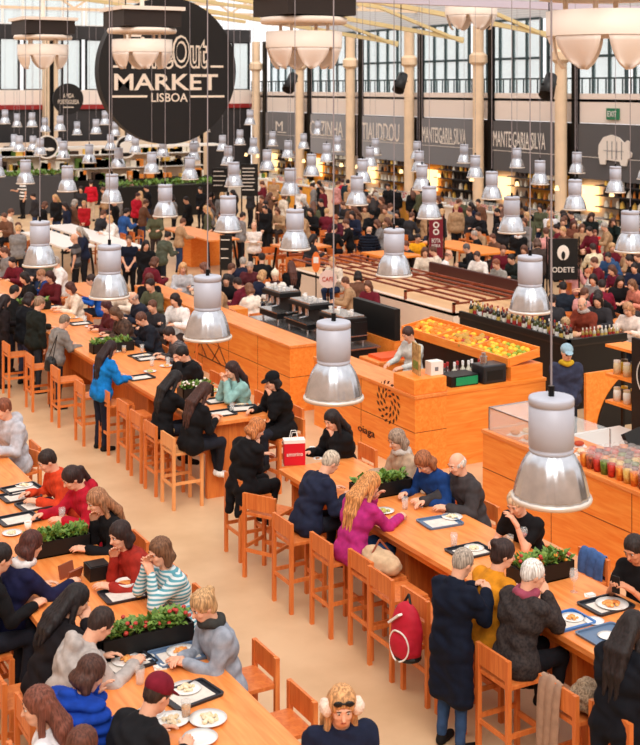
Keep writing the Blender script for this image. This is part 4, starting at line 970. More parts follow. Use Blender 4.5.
# ================================================================== stools
def make_stool(m=STOOLW):
    r = empty('bar_stool', (0, 0, 0)); w = .205
    MB().box(-w, w, -w, w + .01, .725, .76).build('seat', m, r, bevel=.004)
    for s in (-1, 1): MB().box(s * w - .021 if s > 0 else -w - .019, s * w + .019 if s > 0 else -w + .021, w - .02, w + .02, 0, .725).build('leg', m, r)
    for s in (-1, 1): MB().box(s * w - .02, s * w + .02, -w - .02, -w + .02, 0, .98).build('leg', m, r)
    MB().box(-w + .02, w - .02, -w - .014, -w + .012, .80, .985).build('backrest', m, r, bevel=.004)
    MB().box(-w + .02, w - .02, w - .012, w + .012, .26, .31).build('footrest', m, r)
    for s in (-1, 1): MB().box(s * w - .011, s * w + .011, -w + .02, w - .02, .33, .37).build('stretcher', m, r)
    MB().box(-w + .02, w - .02, -w - .01, -w + .01, .30, .34).build('stretcher', m, r)
    MB().box(-w + .02, w - .02, w - .012, w + .01, .66, .725).build('rail', m, r)
    return r
st0 = {'a': make_stool(), 'b': make_stool(STOOLL)}; su = {'a': False, 'b': False}
def stool(x, y, yaw, label, group=None, k='a', sc=1.0):
    o = st0[k] if not su[k] else copy_tree(st0[k]); su[k] = True
    o.location = (x, y, 0); o.rotation_euler = (0, 0, math.radians(yaw)); o.scale = (sc, sc, sc); tag(o, label, 'stool', group); return o

# ================================================================== things on the tables
FOODM = [mat('food_%d' % i, c, .6, kind='noise', rgb2=d, scale=45) for i, (c, d) in enumerate([((226, 120, 50), (250, 190, 110)), ((120, 140, 50), (230, 210, 120)), ((230, 200, 150), (250, 236, 210)), ((200, 60, 40), (240, 150, 90)), ((110, 60, 36), (200, 130, 70))])]
TRAYM = mat('dark_tray', (40, 42, 50), .4); TRAYB = mat('grey_blue_tray', (96, 120, 150), .4); PAPER = mat('tray_paper', (226, 216, 206), .7, var=.08, scale=14)
def rrect(w, d, r, n=5):
    P = []
    for cx, cy, a0 in ((w - r, d - r, 0), (-w + r, d - r, 90), (-w + r, -d + r, 180), (w - r, -d + r, 270)):
        for i in range(n + 1): a = math.radians(a0 + 90 * i / n); P.append((cx + r * math.cos(a), cy + r * math.sin(a)))
    return P
TZ = 1.08
def on_top(px, py, z, m=.14):
    p = at(px, py, z)
    for x0, x1 in ((6.88, 7.92), (3.08, 4.14)):
        if x0 - 1 < p.x < x1 + 1: p.x = max(x0 + m, min(x1 - m, p.x))
    return p
def tray(px, py, rz, label, m=TRAYM, paper=True, z=TZ):
    p = on_top(px, py, z, .20); r = empty('food_tray', p, math.radians(rz), label, 'tray')
    q = MB(); q.prism(rrect(.20, .15, .03), .006); o = rrect(.21, .16, .035); i = rrect(.198, .148, .03); n = len(o)
    vs = [(a, b, .0) for a, b in o] + [(a * 1.03, b * 1.03, .022) for a, b in o] + [(a, b, .022) for a, b in i] + [(a, b, .005) for a, b in i]
    q.add(vs, [(k * n + j, k * n + (j + 1) % n, (k + 1) * n + (j + 1) % n, (k + 1) * n + j) for k in range(3) for j in range(n)]); q.build('tray', m, r)
    if paper: MB().box(-.15, .16, -.11, .10, .0065, .0085).build('paper', PAPER, r)
    return r
def plate(px, py, label, food=0, s=1.0, z=TZ, rz=0, name='plate'):
    p = on_top(px, py, z); r = empty(name, p, rz, label, 'plate'); r.scale = (s, s, s)
    MB().lathe([(.001, .004), (.06, 0), (.08, .004), (.125, .02), (.127, .023), (.08, .012), (.001, .009)], 32).build('dish', CHINA, r, True)
    if food is not None:
        f = MB(); rd = random.Random(px * 7 + py)
        for _ in range(26): a = rd.uniform(0, 6.28); q = rd.uniform(0, .062); f.ell((q * math.cos(a), q * math.sin(a), .018 + (.07 - q) * .25), (rd.uniform(.012, .024), rd.uniform(.012, .022), .012), 8)
        tag(f.build('food', FOODM[food], r, True), kind='stuff')
    return r
def bowl(px, py, label, food=1, s=1.0, z=TZ):
    p = on_top(px, py, z); r = empty('bowl', p, 0, label, 'bowl'); r.scale = (s, s, s)
    MB().lathe([(.001, .004), (.04, 0), (.07, .03), (.085, .065), (.08, .065), (.062, .03), (.001, .012)], 28).build('dish', CHINA, r, True)
    MB().lathe([(.001, .055), (.05, .05), (.076, .045)], 20).build('food', FOODM[food], r, True); return r
def glass(px, py, label, drink=None, z=TZ, wine=False):
    p = on_top(px, py, z, .08); r = empty('drinking_glass', p, 0, label, 'glass')
    if wine:
        MB().lathe([(.001, .003), (.035, .003), (.035, 0), (.001, 0)], 20).lathe([(.005, .003), (.004, .09), (.02, .10), (.04, .13), (.042, .17), (.034, .21), (.033, .21), (.040, .17), (.038, .135), (.001, .105)], 20).build('glass', GLASS, r, True)
        if drink: MB().lathe([(.001, .106), (.03, .122), (.038, .14), (.04, .155), (.001, .155)], 20).build('drink', drink, r, True)
    else:
        MB().lathe([(.001, 0), (.03, 0), (.038, .13), (.036, .13), (.029, .006), (.001, .006)], 20).build('glass', GLASS, r, True)
        if drink: MB().lathe([(.001, .007), (.028, .007), (.034, .09), (.001, .09)], 20).build('drink', drink, r, True)
    return r
def cup(px, py, label, m=CHINA, z=TZ):
    p = on_top(px, py, z, .08); r = empty('cup', p, 0, label, 'cup'); MB().lathe([(.001, 0), (.03, 0), (.04, .09), (.037, .09), (.028, .006), (.001, .006)], 20).build('cup_body', m, r, True)
    MB().lathe([(.001, .075), (.035, .075)], 20).build('drink', FOODM[4], r, True)
def planter(x, y, w, label, n=260, flowers=None, seed=1, L=.12):
    r = empty('table_planter', (x, y, TZ), 0, label, 'planter'); d = .12
    MB().box(-w / 2, w / 2, -d, d, 0, .015).box(-w / 2, w / 2, -d, -d + .012, 0, .16).box(-w / 2, w / 2, d - .012, d, 0, .16).box(-w / 2, -w / 2 + .012, -d, d, 0, .16).box(w / 2 - .012, w / 2, -d, d, 0, .16).build('box', BLACK, r)
    MB().box(-w / 2 + .012, w / 2 - .012, -d + .012, d - .012, .12, .135).build('soil', SOIL, r)
    foliage(MB(), -w / 2 + .03, w / 2 - .03, -d + .03, d - .03, .13, n, L, seed, GREEN, .05).build('foliage', None, r)
    if flowers:
        f = MB(); rd = random.Random(seed)
        for _ in range(26): f.ell((rd.uniform(-w / 2 + .03, w / 2 - .03), rd.uniform(-d, d), .16 + rd.uniform(0, .1)), (.02, .02, .016), 8, rd.choice(flowers))
        f.build('flower', None, r)
planter(3.72, 12.12, .62, 'black planter with bright green herbs on the left table, the farther one', seed=1)
planter(3.72, 9.72, .80, 'black planter with leafy greens and red stems on the left table, the nearer one', seed=2, n=330, flowers=[mat('petal_red', (190, 60, 50), .5)])
planter(7.47, 12.05, .7, 'black planter with pale green sprigs on the right table behind the blond woman', seed=3, n=200)
planter(7.5, 9.25, .62, 'black planter with orange and green succulents beside the large lamp', seed=4, n=240, flowers=[mat('petal_orange', (236, 150, 50), .5), mat('petal_red', (190, 60, 50), .5)])
planter(7.4, 20.9, .75, 'black planter with low greens on the middle table behind the blue coat', seed=5, n=160)
planter(7.4, 17.2, .5, 'small planter with green leaves between the women in black on the middle table', seed=6, n=120, flowers=[mat('petal_white', (240, 232, 224), .5)])
planter(7.3, 25.6, .8, 'black planter on the middle table near the blue hooded man', seed=7, n=160)
RB = mat('drink_red', (170, 30, 40), .2); YB = mat('drink_amber', (220, 150, 60), .2)
# left table
tray(33, 488, 8, 'tray with pale blue paper, topmost on the left table', TRAYM); plate(38, 484, 'white plate of food on the topmost left table tray', 2, .8)
tray(47, 504, 6, 'dark tray before the woman with long light brown hair'); plate(40, 502, 'white plate on the tray before the light haired woman', 1, .8)
tray(18, 520, 5, 'grey tray at the left edge of the left table'); plate(12, 534, 'white plate at the left edge beside the navy sweater', 2, .8)
tray(130, 594, 0, 'black tray with a bowl before the man in the pale patterned shirt'); bowl(126, 589, 'white bowl of food on the patterned shirt tray', 0, 1.15)
tray(126, 664, 10, 'black tray before the grey hoodie diner'); plate(127, 662, 'white plate of food in front of the grey hoodie', 0, 1.0)
tray(178, 656, 0, 'black tray with blue lining before the grey cardigan woman', TRAYB); plate(182, 653, 'white plate of orange food before the grey cardigan woman', 0, 1.0); plate(146, 658, 'small white saucer between two trays', None, .55)
tray(190, 696, 10, 'black tray right of the maroon cap'); plate(186, 690, 'white bowl plate on the tray right of the maroon cap', 2, .95)
plate(172, 722, 'white plate of pale food below the maroon cap', 2, 1.0); plate(208, 721, 'large white empty looking plate near the bottom of the left table', 2, 1.1); plate(200, 740, 'white plate at the bottom edge of the left table', None, 1.0); plate(150, 716, 'white plate half hidden by the maroon capped diner', 3, .9)
glass(140, 684, 'clear glass beside the maroon cap'); glass(186, 718, 'clear glass between the two white plates', YB)
p = at(97, 577, TZ); r = empty('napkin_holder', p, 0, 'black square napkin holder on the left table', 'napkin holder'); MB().box(-.1, .1, -.1, .1, 0, .13).build('holder', BLACK, r); MB().box(-.085, .085, -.085, .085, .125, .135).build('napkins', BLACKM, r)
p = at(68, 577, TZ); r = empty('leather_wallet', p, .5, 'brown leather wallet in the hands of the navy sweater woman', 'wallet'); MB().box(-.09, .09, -.08, -.06, 0, .12, None, Matrix.Rotation(.3, 4, 'X')).box(-.09, .09, .0, .02, 0, .13, None, Matrix.Rotation(-.2, 4, 'X')).build('cover', mat('brown_leather', (150, 80, 54), .5), r)
# right table
r = empty('shopping_bag', at(294, 464, TZ), math.radians(-20), 'small bright red shopping bag with white lettering on the right table', 'bag')
MB().box(-.13, .13, -.07, .07, 0, .29).build('bag_body', mat('bag_red', (206, 18, 40), .5), r, bevel=.004); MB().box(-.132, .132, -.072, .072, .27, .31).build('white_edge', WHITE, r)
writing('lettering', 'amorino', .20, .045, (0, -.075, .14), FACE_NY, SIGNL, r)
q = MB()
for s in (-1, 1): q.tube((-.05, s * .06, .3), (-.03, s * .05, .4), .004).tube((-.03, s * .05, .4), (.03, s * .05, .4), .004).tube((.03, s * .05, .4), (.05, s * .06, .3), .004)
q.build('handle', WHITE, r)
cup(312, 454, 'small white cup right of the red bag'); plate(318, 459, 'small dark rimmed dish right of the red bag', 4, .5)
tray(440, 523, -5, 'blue grey tray before the bald man in the leather jacket', TRAYB); plate(452, 518, 'white plate on the bald man tray', 2, .9); plate(398, 519, 'folded white napkin plate before the magenta top', None, .6)
plate(384, 512, 'white bowl in front of the woman in magenta', 1, .9); glass(405, 509, 'clear glass between planter and blond woman'); glass(454, 546, 'clear tumbler in the middle of the right table')
tray(470, 552, 0, 'grey tray under the large lamp before the mustard sweater', TRAYM); plate(474, 549, 'white plate on the tray before the mustard sweater', 2, .8)
glass(527, 548, 'cocktail glass with red drink beside the succulent planter', RB, wine=True); glass(574, 592, 'tall clear wine glass right of the planter', None, wine=True); glass(510, 548, 'glass of amber juice beside the cocktail', YB)
tray(606, 606, 0, 'dark oval looking tray before the man with the phone'); plate(612, 606, 'white plate of pasta on the right edge tray', 0, 1.15)
tray(566, 622, 0, 'blue tray before the white haired diner', mat('bright_blue_tray', (60, 120, 190), .4)); plate(572, 619, 'white plate on the blue tray', 0, .8); plate(594, 622, 'crumpled white paper napkin plate on the right table', None, .7)
tray(606, 636, 0, 'pale grey tray next to the long dark haired diner at the right edge', TRAYB, False); plate(608, 637, 'small greyish dish on the pale grey tray', None, .7)
# middle table
tray(155, 358, 0, 'dark tray with glass right of the blue coat'); tray(180, 352, 10, 'dark tray before the man hiding his face'); tray(218, 401, 0, 'dark tray beside the mint sweater woman'); tray(220, 414, 0, 'white papered tray at the near end of the middle table'); tray(250, 408, -15, 'dark tray before the black capped person')
plate(222, 390, 'white plate of salad before the mint sweater woman', 1, .9); plate(250, 404, 'white plate on the tray of the black capped person', 2, .7); plate(160, 354, 'white dish on the tray right of the blue coat', 2, .7)
plate(112, 334, 'white plate on the middle table behind the grey jacket', 0, .9); plate(128, 337, 'plate of orange food in the middle of the middle table', 0, .9); tray(120, 338, 0, 'tray of food behind the blue coated woman')
cup(235, 399, 'small red cup near the mint sweater woman', RED); glass(124, 353, 'green bottle like glass on the middle table', YB); plate(76, 318, 'white plate among the standing crowd at the middle table', 0, .9); plate(72, 300, 'white plate near the far part of the middle table', 2, .9); tray(80, 305, 0, 'tray on the far part of the middle table')

for px, py, k, l in ((150, 372, 1, 'white plate of greens in the middle of the middle table, left of the lamp'), (170, 366, 0, 'plate of orange food before the man hiding his face'), (100, 326, 3, 'plate of red food before the brown shawl'), (60, 292, 2, 'pale plate beside the blue hooded man'), (115, 352, 2, 'white plate right of the far black planter on the middle table'), (190, 372, 4, 'plate of dark food between the mint sweater and the woman in black'), (205, 383, 1, 'plate with salad near the long brown hair')): plate(px, py, l, k, .85)
for px, py, l in ((152, 366, 'clear glass at the near edge of the middle table'), (150, 351, 'clear glass before the checked shirt'), (196, 362, 'clear glass between the black jacket and the mint sweater'), (90, 322, 'clear glass by the grey jacket hands'), (232, 412, 'clear glass at the end of the middle table')): glass(px, py, l)
tray(140, 378, 5, 'grey paper tray at the near edge of the middle table'); tray(100, 322, 0, 'dark tray before the brown shawl'); tray(66, 294, 0, 'dark tray between standing crowd and blue hood')
tray(20, 497, 5, 'dark tray at the far left of the left table'); glass(62, 520, 'clear glass behind the green herb planter'); cup(28, 530, 'white cup at the left edge of the left table'); tray(480, 600, 0, 'tray hidden behind the mustard sweater') if False else None
for px, py, l in ((420, 506, 'crumpled white napkin beside the clear glass on the right table'), (590, 596, 'small white napkin near the wine glass'), (150, 632, 'white napkin ball behind the leafy planter'), (160, 668, 'white napkin by the small saucer')):
    r = empty('paper_napkin', at(px, py, TZ), px, l, 'napkin'); MB().box(-.05, .05, -.04, .04, 0, .008).box(-.03, .045, -.03, .03, .008, .02, None, Matrix.Rotation(.5, 4, 'Z')).build('paper', WHITE, r)
# stools, empty or under people: (floor point, facing, words)
for x, y, yaw, lab, k in [
        (6.62, 13.75, -90, 'bar stool behind the ginger woman in the long black coat', 'a'), (6.55, 13.05, -60, 'empty bar stool at the corner of the right table, left of the navy jacket', 'a'),
        (6.47, 12.15, -90, 'bar stool under the grey haired diner in the navy jacket', 'a'), (6.55, 11.42, -90, 'bar stool under the blond woman in magenta', 'a'),
        (6.66, 10.8, -90, 'bar stool carrying the beige bag, right of the magenta top', 'a'), (6.6, 10.32, -90, 'empty bar stool with broad seat beside the red backpack', 'a'),
        (6.62, 9.74, -90, 'bar stool from whose back the red backpack hangs', 'a'), (6.64, 9.2, -90, 'bar stool under the diner in the mustard sweater', 'a'), (6.53, 8.42, -90, 'bar stool under the white haired diner in the dark leather jacket', 'a'),
        (6.63, 7.7, -90, 'bar stool with the taupe cardigan hung over its back', 'a'), (6.7, 7.18, -90, 'bar stool under the long dark haired diner at the right edge', 'a'),
        (8.3, 14.05, 90, 'bar stool under the black haired woman facing the red bag', 'a'), (8.3, 12.9, 90, 'bar stool under the woman with the grey scarf', 'a'), (8.3, 12.0, 90, 'bar stool under the curly haired diner in blue', 'a'), (8.35, 11.6 - .1, 90, 'bar stool under the bald man in grey leather', 'a'), (8.35, 9.7, 90, 'bar stool with the blue denim jacket beside the planter', 'a'), (8.4, 8.7, 90, 'bar stool under the man with the phone', 'a'),
        (6.62, 15.85, -90, 'pale bar stool under the woman with white sneakers', 'b'), (6.65, 17.15, -90, 'bar stool under the black haired woman at the middle table', 'a'), (6.62, 16.5, -90, 'bar stool carrying the straw coloured bag at the middle table', 'a'), (6.7, 17.85, -90, 'empty bar stool just left of the black haired woman', 'a'),
        (6.7, 18.7, -90, 'empty bar stool right of the blue coat', 'a'), (6.52, 19.35, -90, 'bar stool in front of the blue coated woman', 'a'), (6.5, 20.6, -90, 'bar stool behind the grey jacket with the shoulder bag', 'a'), (6.4, 21.8, -90, 'bar stool behind the dark olive coat', 'a'), (6.3, 23.0, -90, 'bar stool left of the dark olive coat', 'a'), (5.9, 25.6, -90, 'bar stool at the far left beside the standing crowd', 'a'), (6.2, 24.6, -90, 'second bar stool at the far left among the standing crowd', 'a'),
        (8.35, 17.3, 90, 'bar stool under the mint sweater woman', 'a'), (8.45, 16.35, 90, 'bar stool under the black capped person', 'a'), (8.3, 18.9, 90, 'bar stool under the man hiding his face', 'a'),
        (4.5, 13.9, 90, 'bar stool under the boy in the orange jacket', 'a'), (4.5, 13.25, 90, 'bar stool under the woman in the crimson hoodie', 'a'), (4.5, 12.4, 90, 'bar stool under the woman with long light brown hair', 'a'), (4.5, 11.4, 90, 'bar stool under the diner in rust red', 'a'), (4.5, 10.75, 90, 'bar stool under the diner in the pale patterned shirt', 'a'), (4.48, 9.4, 90, 'bar stool under the grey cardigan woman', 'a'), (4.4, 8.6, 90, 'empty bar stool showing its back right of the grey cardigan', 'a'),
        (2.85, 11.5, -90, 'bar stool under the woman in the navy sweater', 'a'), (2.8, 10.05, -90, 'bar stool under the black leather jacket at the left', 'a'), (2.85, 9.45, -90, 'bar stool under the light grey hoodie', 'a'), (2.6, 8.75, -90, 'bar stool under the bright blue puffer jacket', 'a'), (2.85, 8.1, -90, 'bar stool under the maroon capped diner', 'a'), (2.2, 8.6, -60, 'bar stool under the brown haired woman in white', 'a'), (4.5, 16.3, 90, 'bar stool under the big grey coat at the left edge', 'a')]:
    stool(x, y, yaw, lab, None, k)
for i in range(14):
    x = 16.2 + (i % 7) * .42; y = 31.0 + (i // 7) * 1.9 - (i % 7) * .05; stool(x, y, 0 if i < 7 else 180, 'orange bar stool in the cluster around the tall tables, centre back', 'stools at the tall tables, centre back')
for i in range(4): p = at(108 + i * 9, 266 - i * 2, 0); stool(p.x, p.y, 90, 'orange bar stool under the white high table, far left', 'stools under the far white table')
for i in range(3): p = at(468 + i * 8, 262 + i * 2, 0); stool(p.x, p.y, 0, 'orange bar stool behind the copper railed case', 'stools behind the railed case')

# high tables further back
def high_table(x0, x1, y0, y1, m, label, leg=BLACKM, z=1.1):
    r = empty('high_table', ((x0 + x1) / 2, (y0 + y1) / 2, 0), 0, label, 'table'); w, d = (x1 - x0) / 2, (y1 - y0) / 2
    MB().box(-w, w, -d, d, z - .05, z).build('tabletop', m, r)
    for sx in (-1, 1):
        for sy in (-1, 1): MB().bar((sx * (w - .08), sy * (d - .25), z - .05), (sx * (w - .02), sy * (d - .02), 0), .05, .05, leg).build('leg', None, r)
TW = mat('white_table', (240, 232, 226), .4)
high_table(10.9, 11.9, 35.0, 39.4, TW, 'long white high table on dark trestle legs at the far left')
high_table(12.2, 13.1, 34.0, 41.0, TW, 'second long white high table, right of the bald man in the grey shirt')
high_table(15.3, 16.3, 34.5, 38.4, TABLE, 'orange high table with dark legs below the third lamp row, far back')
high_table(16.5, 17.9, 31.6, 32.8, TABLE, 'square tall pine table amid stools in the centre back')
high_table(17.95, 19.1, 28.6, 30.0, WOOD, 'tall pine table with diners left of the deep red sign')
high_table(20.6, 21.8, 28.0, 31.0, WOOD, 'tall pine table behind the deep red sign')
high_table(9.4, 10.2, 27.9, 30.5, TABLE, 'pine table with seated diners behind the lattice lined counter', WOODZ, .78)
high_table(17.8, 19.3, 17.8, 20.2, TABLE, 'pale table with seated diners behind the black bottle bar', WOODZ, .78)
high_table(18.2, 19.3, 21.4, 22.6, TABLE, 'small table before the row of people under the pig sign', WOODZ, .78)
r = block('plywood_block', 15.6, 16.6, 36.6, 37.4, 0, 1.0, WOOD, 'orange plywood block counter behind the second orange table', 'counter')
r = block('plywood_block', 9.2, 10.2, 40.5, 41.5, 0, 1.0, WOOD, 'orange plywood block at the far left edge', 'counter')

# bags and clothes left on stools
def soft(name, loc, blobs, m, label, cat, h=.014, wr=.008, rz=0, extra=None):
    lo = np.min([np.array(b[0]) - max(b[1]) for b in blobs], 0) - .05; hi = np.max([np.array(b[0]) + max(b[1]) for b in blobs], 0) + .05
    F = Field(lo, hi, h)
    for c, r_ in blobs: F.ell(c, r_, None, .03)
    F.wrinkle(wr, 34); me = mesh_np(name, [(*F.nets(), 0)], [m]); r = empty(name, loc, rz, label, cat); link('fabric' if cat != 'bag' else 'bag_body', me, None, r)
    return r
BEI = mat('beige_canvas', (206, 176, 140), .85, var=.15, scale=12); TAU = mat('taupe_wool', (166, 134, 112), .9, var=.12, scale=14)
r = soft('handbag', (6.68, 10.8, .76), [((0, 0, .12), (.17, .15, .12)), ((-.02, .1, .16), (.12, .1, .1)), ((.05, -.12, .1), (.12, .12, .1))], BEI, 'beige and tan bag piled on the stool beside the magenta top', 'bag'); MB().tube((-.1, 0, .2), (0, 0, .34), .01).tube((0, 0, .34), (.12, 0, .2), .01).build('strap', mat('brown_leather'), r)
r = soft('straw_bag', (6.62, 16.5, .76), [((0, 0, .1), (.15, .17, .1)), ((0, 0, .17), (.12, .14, .06))], mat('straw', (200, 170, 110), .9, var=.2, scale=40), 'straw coloured bag on the stool between the two women in black', 'bag'); MB().tube((-.1, 0, .18), (0, 0, .28), .008).tube((0, 0, .28), (.1, 0, .18), .008).build('strap', mat('brown_leather'), r)
BP = mat('backpack_red', (190, 24, 50), .7, var=.1)
r = soft('backpack', (6.27, 9.66, .42), [((0, 0, .27), (.17, .11, .27)), ((0, 0, .12), (.16, .11, .12)), ((0, -.08, .17), (.13, .06, .14))], BP, 'red backpack with white bands hanging left of the navy coat', 'bag', wr=.004, rz=math.radians(-75))
for s in (-1, 1): q = MB(); [q.tube((.115 * math.cos(t) * s - .0 + s * .0, -.135 + .03 * abs(math.cos(t)), .17 + .14 * math.sin(t)), (.115 * math.cos(t + .3) * s, -.135 + .03 * abs(math.cos(t + .3)), .17 + .14 * math.sin(t + .3)), .008) for t in np.arange(-1.4, 1.4, .3)]; q.build('white_piping', WHITE, r)
MB().bar((-.13, -.09, .34), (.02, -.115, .46), .05, .02).build('white_band', WHITE, r); MB().ell((0, 0, .05), (.155, .115, .06), 16).build('dark_base', BLACK, r)
MB().tube((-.05, 0, .5), (.0, .03, .60), .012).tube((.0, .03, .6), (.05, 0, .5), .012).build('loop', BLACK, r)
def drape(name, loc, w, front, back, th, m, label, rz=0):
    r = empty(name, loc, rz, label, 'clothing'); n = 14; pr = [(-.05, -front), (-.045, -front * .5), (-.035, -.02), (0, .018), (.03, -.02), (.035, -back)]
    vs = []; k = len(pr)
    for i in range(n + 1):
        u = i / n
        for j, (x, z) in enumerate(pr): vs.append((x + .012 * math.sin(u * 19 + j), -w / 2 + w * u + .01 * math.sin(j * 2 + u * 5), z + .012 * math.sin(u * 9 + j)))
    fs = [(i * k + j, (i + 1) * k + j, (i + 1) * k + j + 1, i * k + j + 1) for i in range(n) for j in range(k - 1)]
    o = MB().add(vs, fs).build('fabric', m, r, True); s = o.modifiers.new('t', 'SOLIDIFY'); s.thickness = th; o.modifiers.new('s', 'SUBSURF').levels = 1
    return r
drape('cardigan', (6.43, 7.78, .985), .26, .62, .2, .02, TAU, 'long taupe cardigan hanging over the back of the stool near the lower right')
soft('fur_scarf', (6.66, 7.62, .76), [((0, 0, .08), (.17, .16, .09)), ((.05, .06, .14), (.12, .1, .07)), ((-.05, -.05, .13), (.1, .1, .07))], mat('fur', (176, 150, 122), .95, kind='noise', rgb2=(110, 90, 70), scale=60), 'brown grey fur scarf piled on the stool near the lower right', 'clothing', wr=.015)
r = drape('denim_jacket', (8.56, 9.7, .985), .36, .3, .38, .03, mat('denim', (62, 96, 150), .85, var=.2, scale=20), 'blue denim jacket over the stool back right of the planter')

# ================================================================== people
NV = (22, 28, 48); BK = (18, 17, 20); P = person
def near(label, px, py, yaw, **k): return P(label, px, py, yaw, det='n', **k)
# right table, near side (facing the far side)
near('person with ginger blond hair in a long black coat at the table end', 260, 428, -80, lean=.22, hp=30, hy=-15, arms=('table', 'chin'), top=BK, topk='coat', hair='bob', hc=(176, 108, 60), legs=BK, snap=6.5)
near('grey haired person in a shiny navy jacket bending over the right table', 327, 463, -88, lean=.42, hp=35, arms=('table', 'table'), top=(30, 36, 58), topk='jacket', hair='crop', hc=(178, 164, 146), snap=6.58)
near('person with long strawberry blond hair in a magenta top', 356, 487, -82, lean=.30, hp=28, hy=-8, arms=('mouth', 'reach'), top=(178, 44, 120), topk='sweater', hair='longer', hc=(188, 128, 74), legs=(44, 74, 120), snap=6.58)
near('standing person in a long navy coat and jeans at the right table', 463, 563, -80, pose='stand', lean=.10, hp=30, arms=('phone', 'phone'), top=(14, 22, 40), topk='coat', hair='crop', hc=(150, 138, 126), legs=(48, 74, 112), sc=.97)
near('person in a mustard sweater with dark hair in a bun', 494, 556, -85, lean=.25, hp=15, hy=-25, arms=('table', 'table'), top=(214, 138, 30), topk='sweater', hair='bun', hc=(44, 28, 26), snap=6.62)
near('white haired person in a speckled dark leather jacket', 523, 577, -85, lean=.22, hp=18, hy=-20, arms=('table', 'mouth'), top=(40, 36, 38), topk='jacket', tone=('noise', (66, 58, 56), 40), hair='crop', hc=(214, 208, 200), legs=(20, 20, 26), snap=6.56, scarf=(150, 70, 90))
near('person with long dark hair in a black coat at the right edge', 634, 628, -80, lean=.22, hp=22, arms=('table', 'table'), top=(16, 18, 26), topk='coat', hair='longer', hc=(28, 20, 20), snap=6.56)
# right table, far side
near('person with long black hair and hand to mouth opposite the red bag', 332, 420, 95, lean=.22, hp=22, hy=10, arms=('chin', 'table'), top=BK, topk='jacket', hair='long', hc=(30, 20, 20))
near('person with grey streaked hair and beige coat, wearing a scarf', 397, 440, 80, lean=.18, hp=20, hy=10, arms=('table', 'table'), top=(176, 150, 126), topk='jacket', hair='bob', hc=(140, 118, 100), scarf=(190, 180, 172))
near('person with curly reddish brown hair in blue beside the bald man', 424, 462, 100, lean=.32, hp=42, arms=('table', 'table'), top=(24, 60, 120), topk='sweater', hair='bob', hc=(140, 84, 52))
near('bald grey man in a dark grey leather jacket', 457, 464, 86, lean=.25, hp=20, hy=5, arms=('table', 'reach'), top=(62, 58, 60), topk='jacket', hair='bald', hc=(196, 188, 180), legs=(30, 30, 40))
near('person in a black shirt leaning with cocktail, half hidden by the large lamp', 516, 503, 110, lean=.30, hp=30, arms=('mouth', 'table'), top=BK, topk='tee', hair='crop', hc=(196, 170, 140), legs=(50, 76, 120))
W2, J2 = near('man in a black shirt looking at his phone at the right edge', 634, 549, 105, lean=.2, hp=25, arms=('phone', 'phone'), top=BK, topk='tee', hair='crop', hc=(36, 26, 24), skin='tan')
pm = (J2['wrL'] + J2['wrR']) / 2 + V3(0, .10, .02); aa = W2.rotation_euler.z; pw = (W2.location.x + math.cos(aa) * pm[0] - math.sin(aa) * pm[1], W2.location.y + math.sin(aa) * pm[0] + math.cos(aa) * pm[1], float(pm[2]))
r = empty('smartphone', pw, aa, 'dark smartphone held up by the man at the right edge', 'phone'); MB().box(-.038, .038, -.005, .005, -.05, .10).build('case', BLACK, r); MB().box(-.034, .034, -.007, -.005, -.045, .095).build('screen', mat('phone_glass', (60, 70, 90), .1), r)
r = soft('shoulder_bag', (6.38, 21.15, .80), [((0, 0, .12), (.10, .15, .13)), ((0, 0, .06), (.11, .14, .08))], BLACK, 'black shoulder bag hanging at the back of the grey jacket', 'bag', wr=.004); MB().tube((0, -.12, .2), (.10, -.06, .62), .008).tube((.0, .12, .2), (.10, -.06, .62), .008).build('strap', BLACKM, r)
# left table, right side
near('boy with short dark hair in an orange and black jacket', 47, 461, 92, lean=.34, hp=28, arms=('table', 'table'), top=(206, 66, 34), topk='jacket', hair='crop', hc=(40, 26, 22))
near('person with a dark ponytail in a crimson hoodie', 72, 478, 92, lean=.34, hp=30, arms=('table', 'reach'), top=(176, 24, 46), topk='hoodie', hair='pony', hc=(44, 26, 24))
near('person with long light brown hair in a black top, hands to face', 97, 501, 95, lean=.30, hp=22, arms=('table', 'chin'), top=BK, topk='sweater', hair='longer', hc=(146, 100, 70))
near('person with dark hair in a rust red top, elbow on the table', 120, 535, 95, lean=.36, hp=15, hy=10, arms=('table', 'chin'), top=(160, 44, 34), topk='sweater', hair='bob', hc=(40, 24, 22), skin='fair')
near('person eating in a white and teal patterned shirt', 160, 552, 95, lean=.26, hp=12, hy=5, arms=('mouth', 'face'), top=(218, 228, 230), topk='shirt', tone=('stripe', (96, 160, 176), 9), hair='bob', hc=(104, 70, 48))
near('person with fair pinned up hair in a grey cardigan', 203, 606, 88, lean=.22, hp=24, hy=10, arms=('in', 'in'), top=(150, 158, 172), topk='sweater', hair='bun', hc=(176, 138, 96), legs=(36, 76, 140), scarf=(56, 56, 54))
near('person in a bulky pale grey coat at the left edge', 3, 409, 110, lean=.2, hp=20, arms=('table', 'lap'), top=(184, 184, 192), topk='hoodie', hair='crop', hc=(120, 66, 44), sc=1.05)
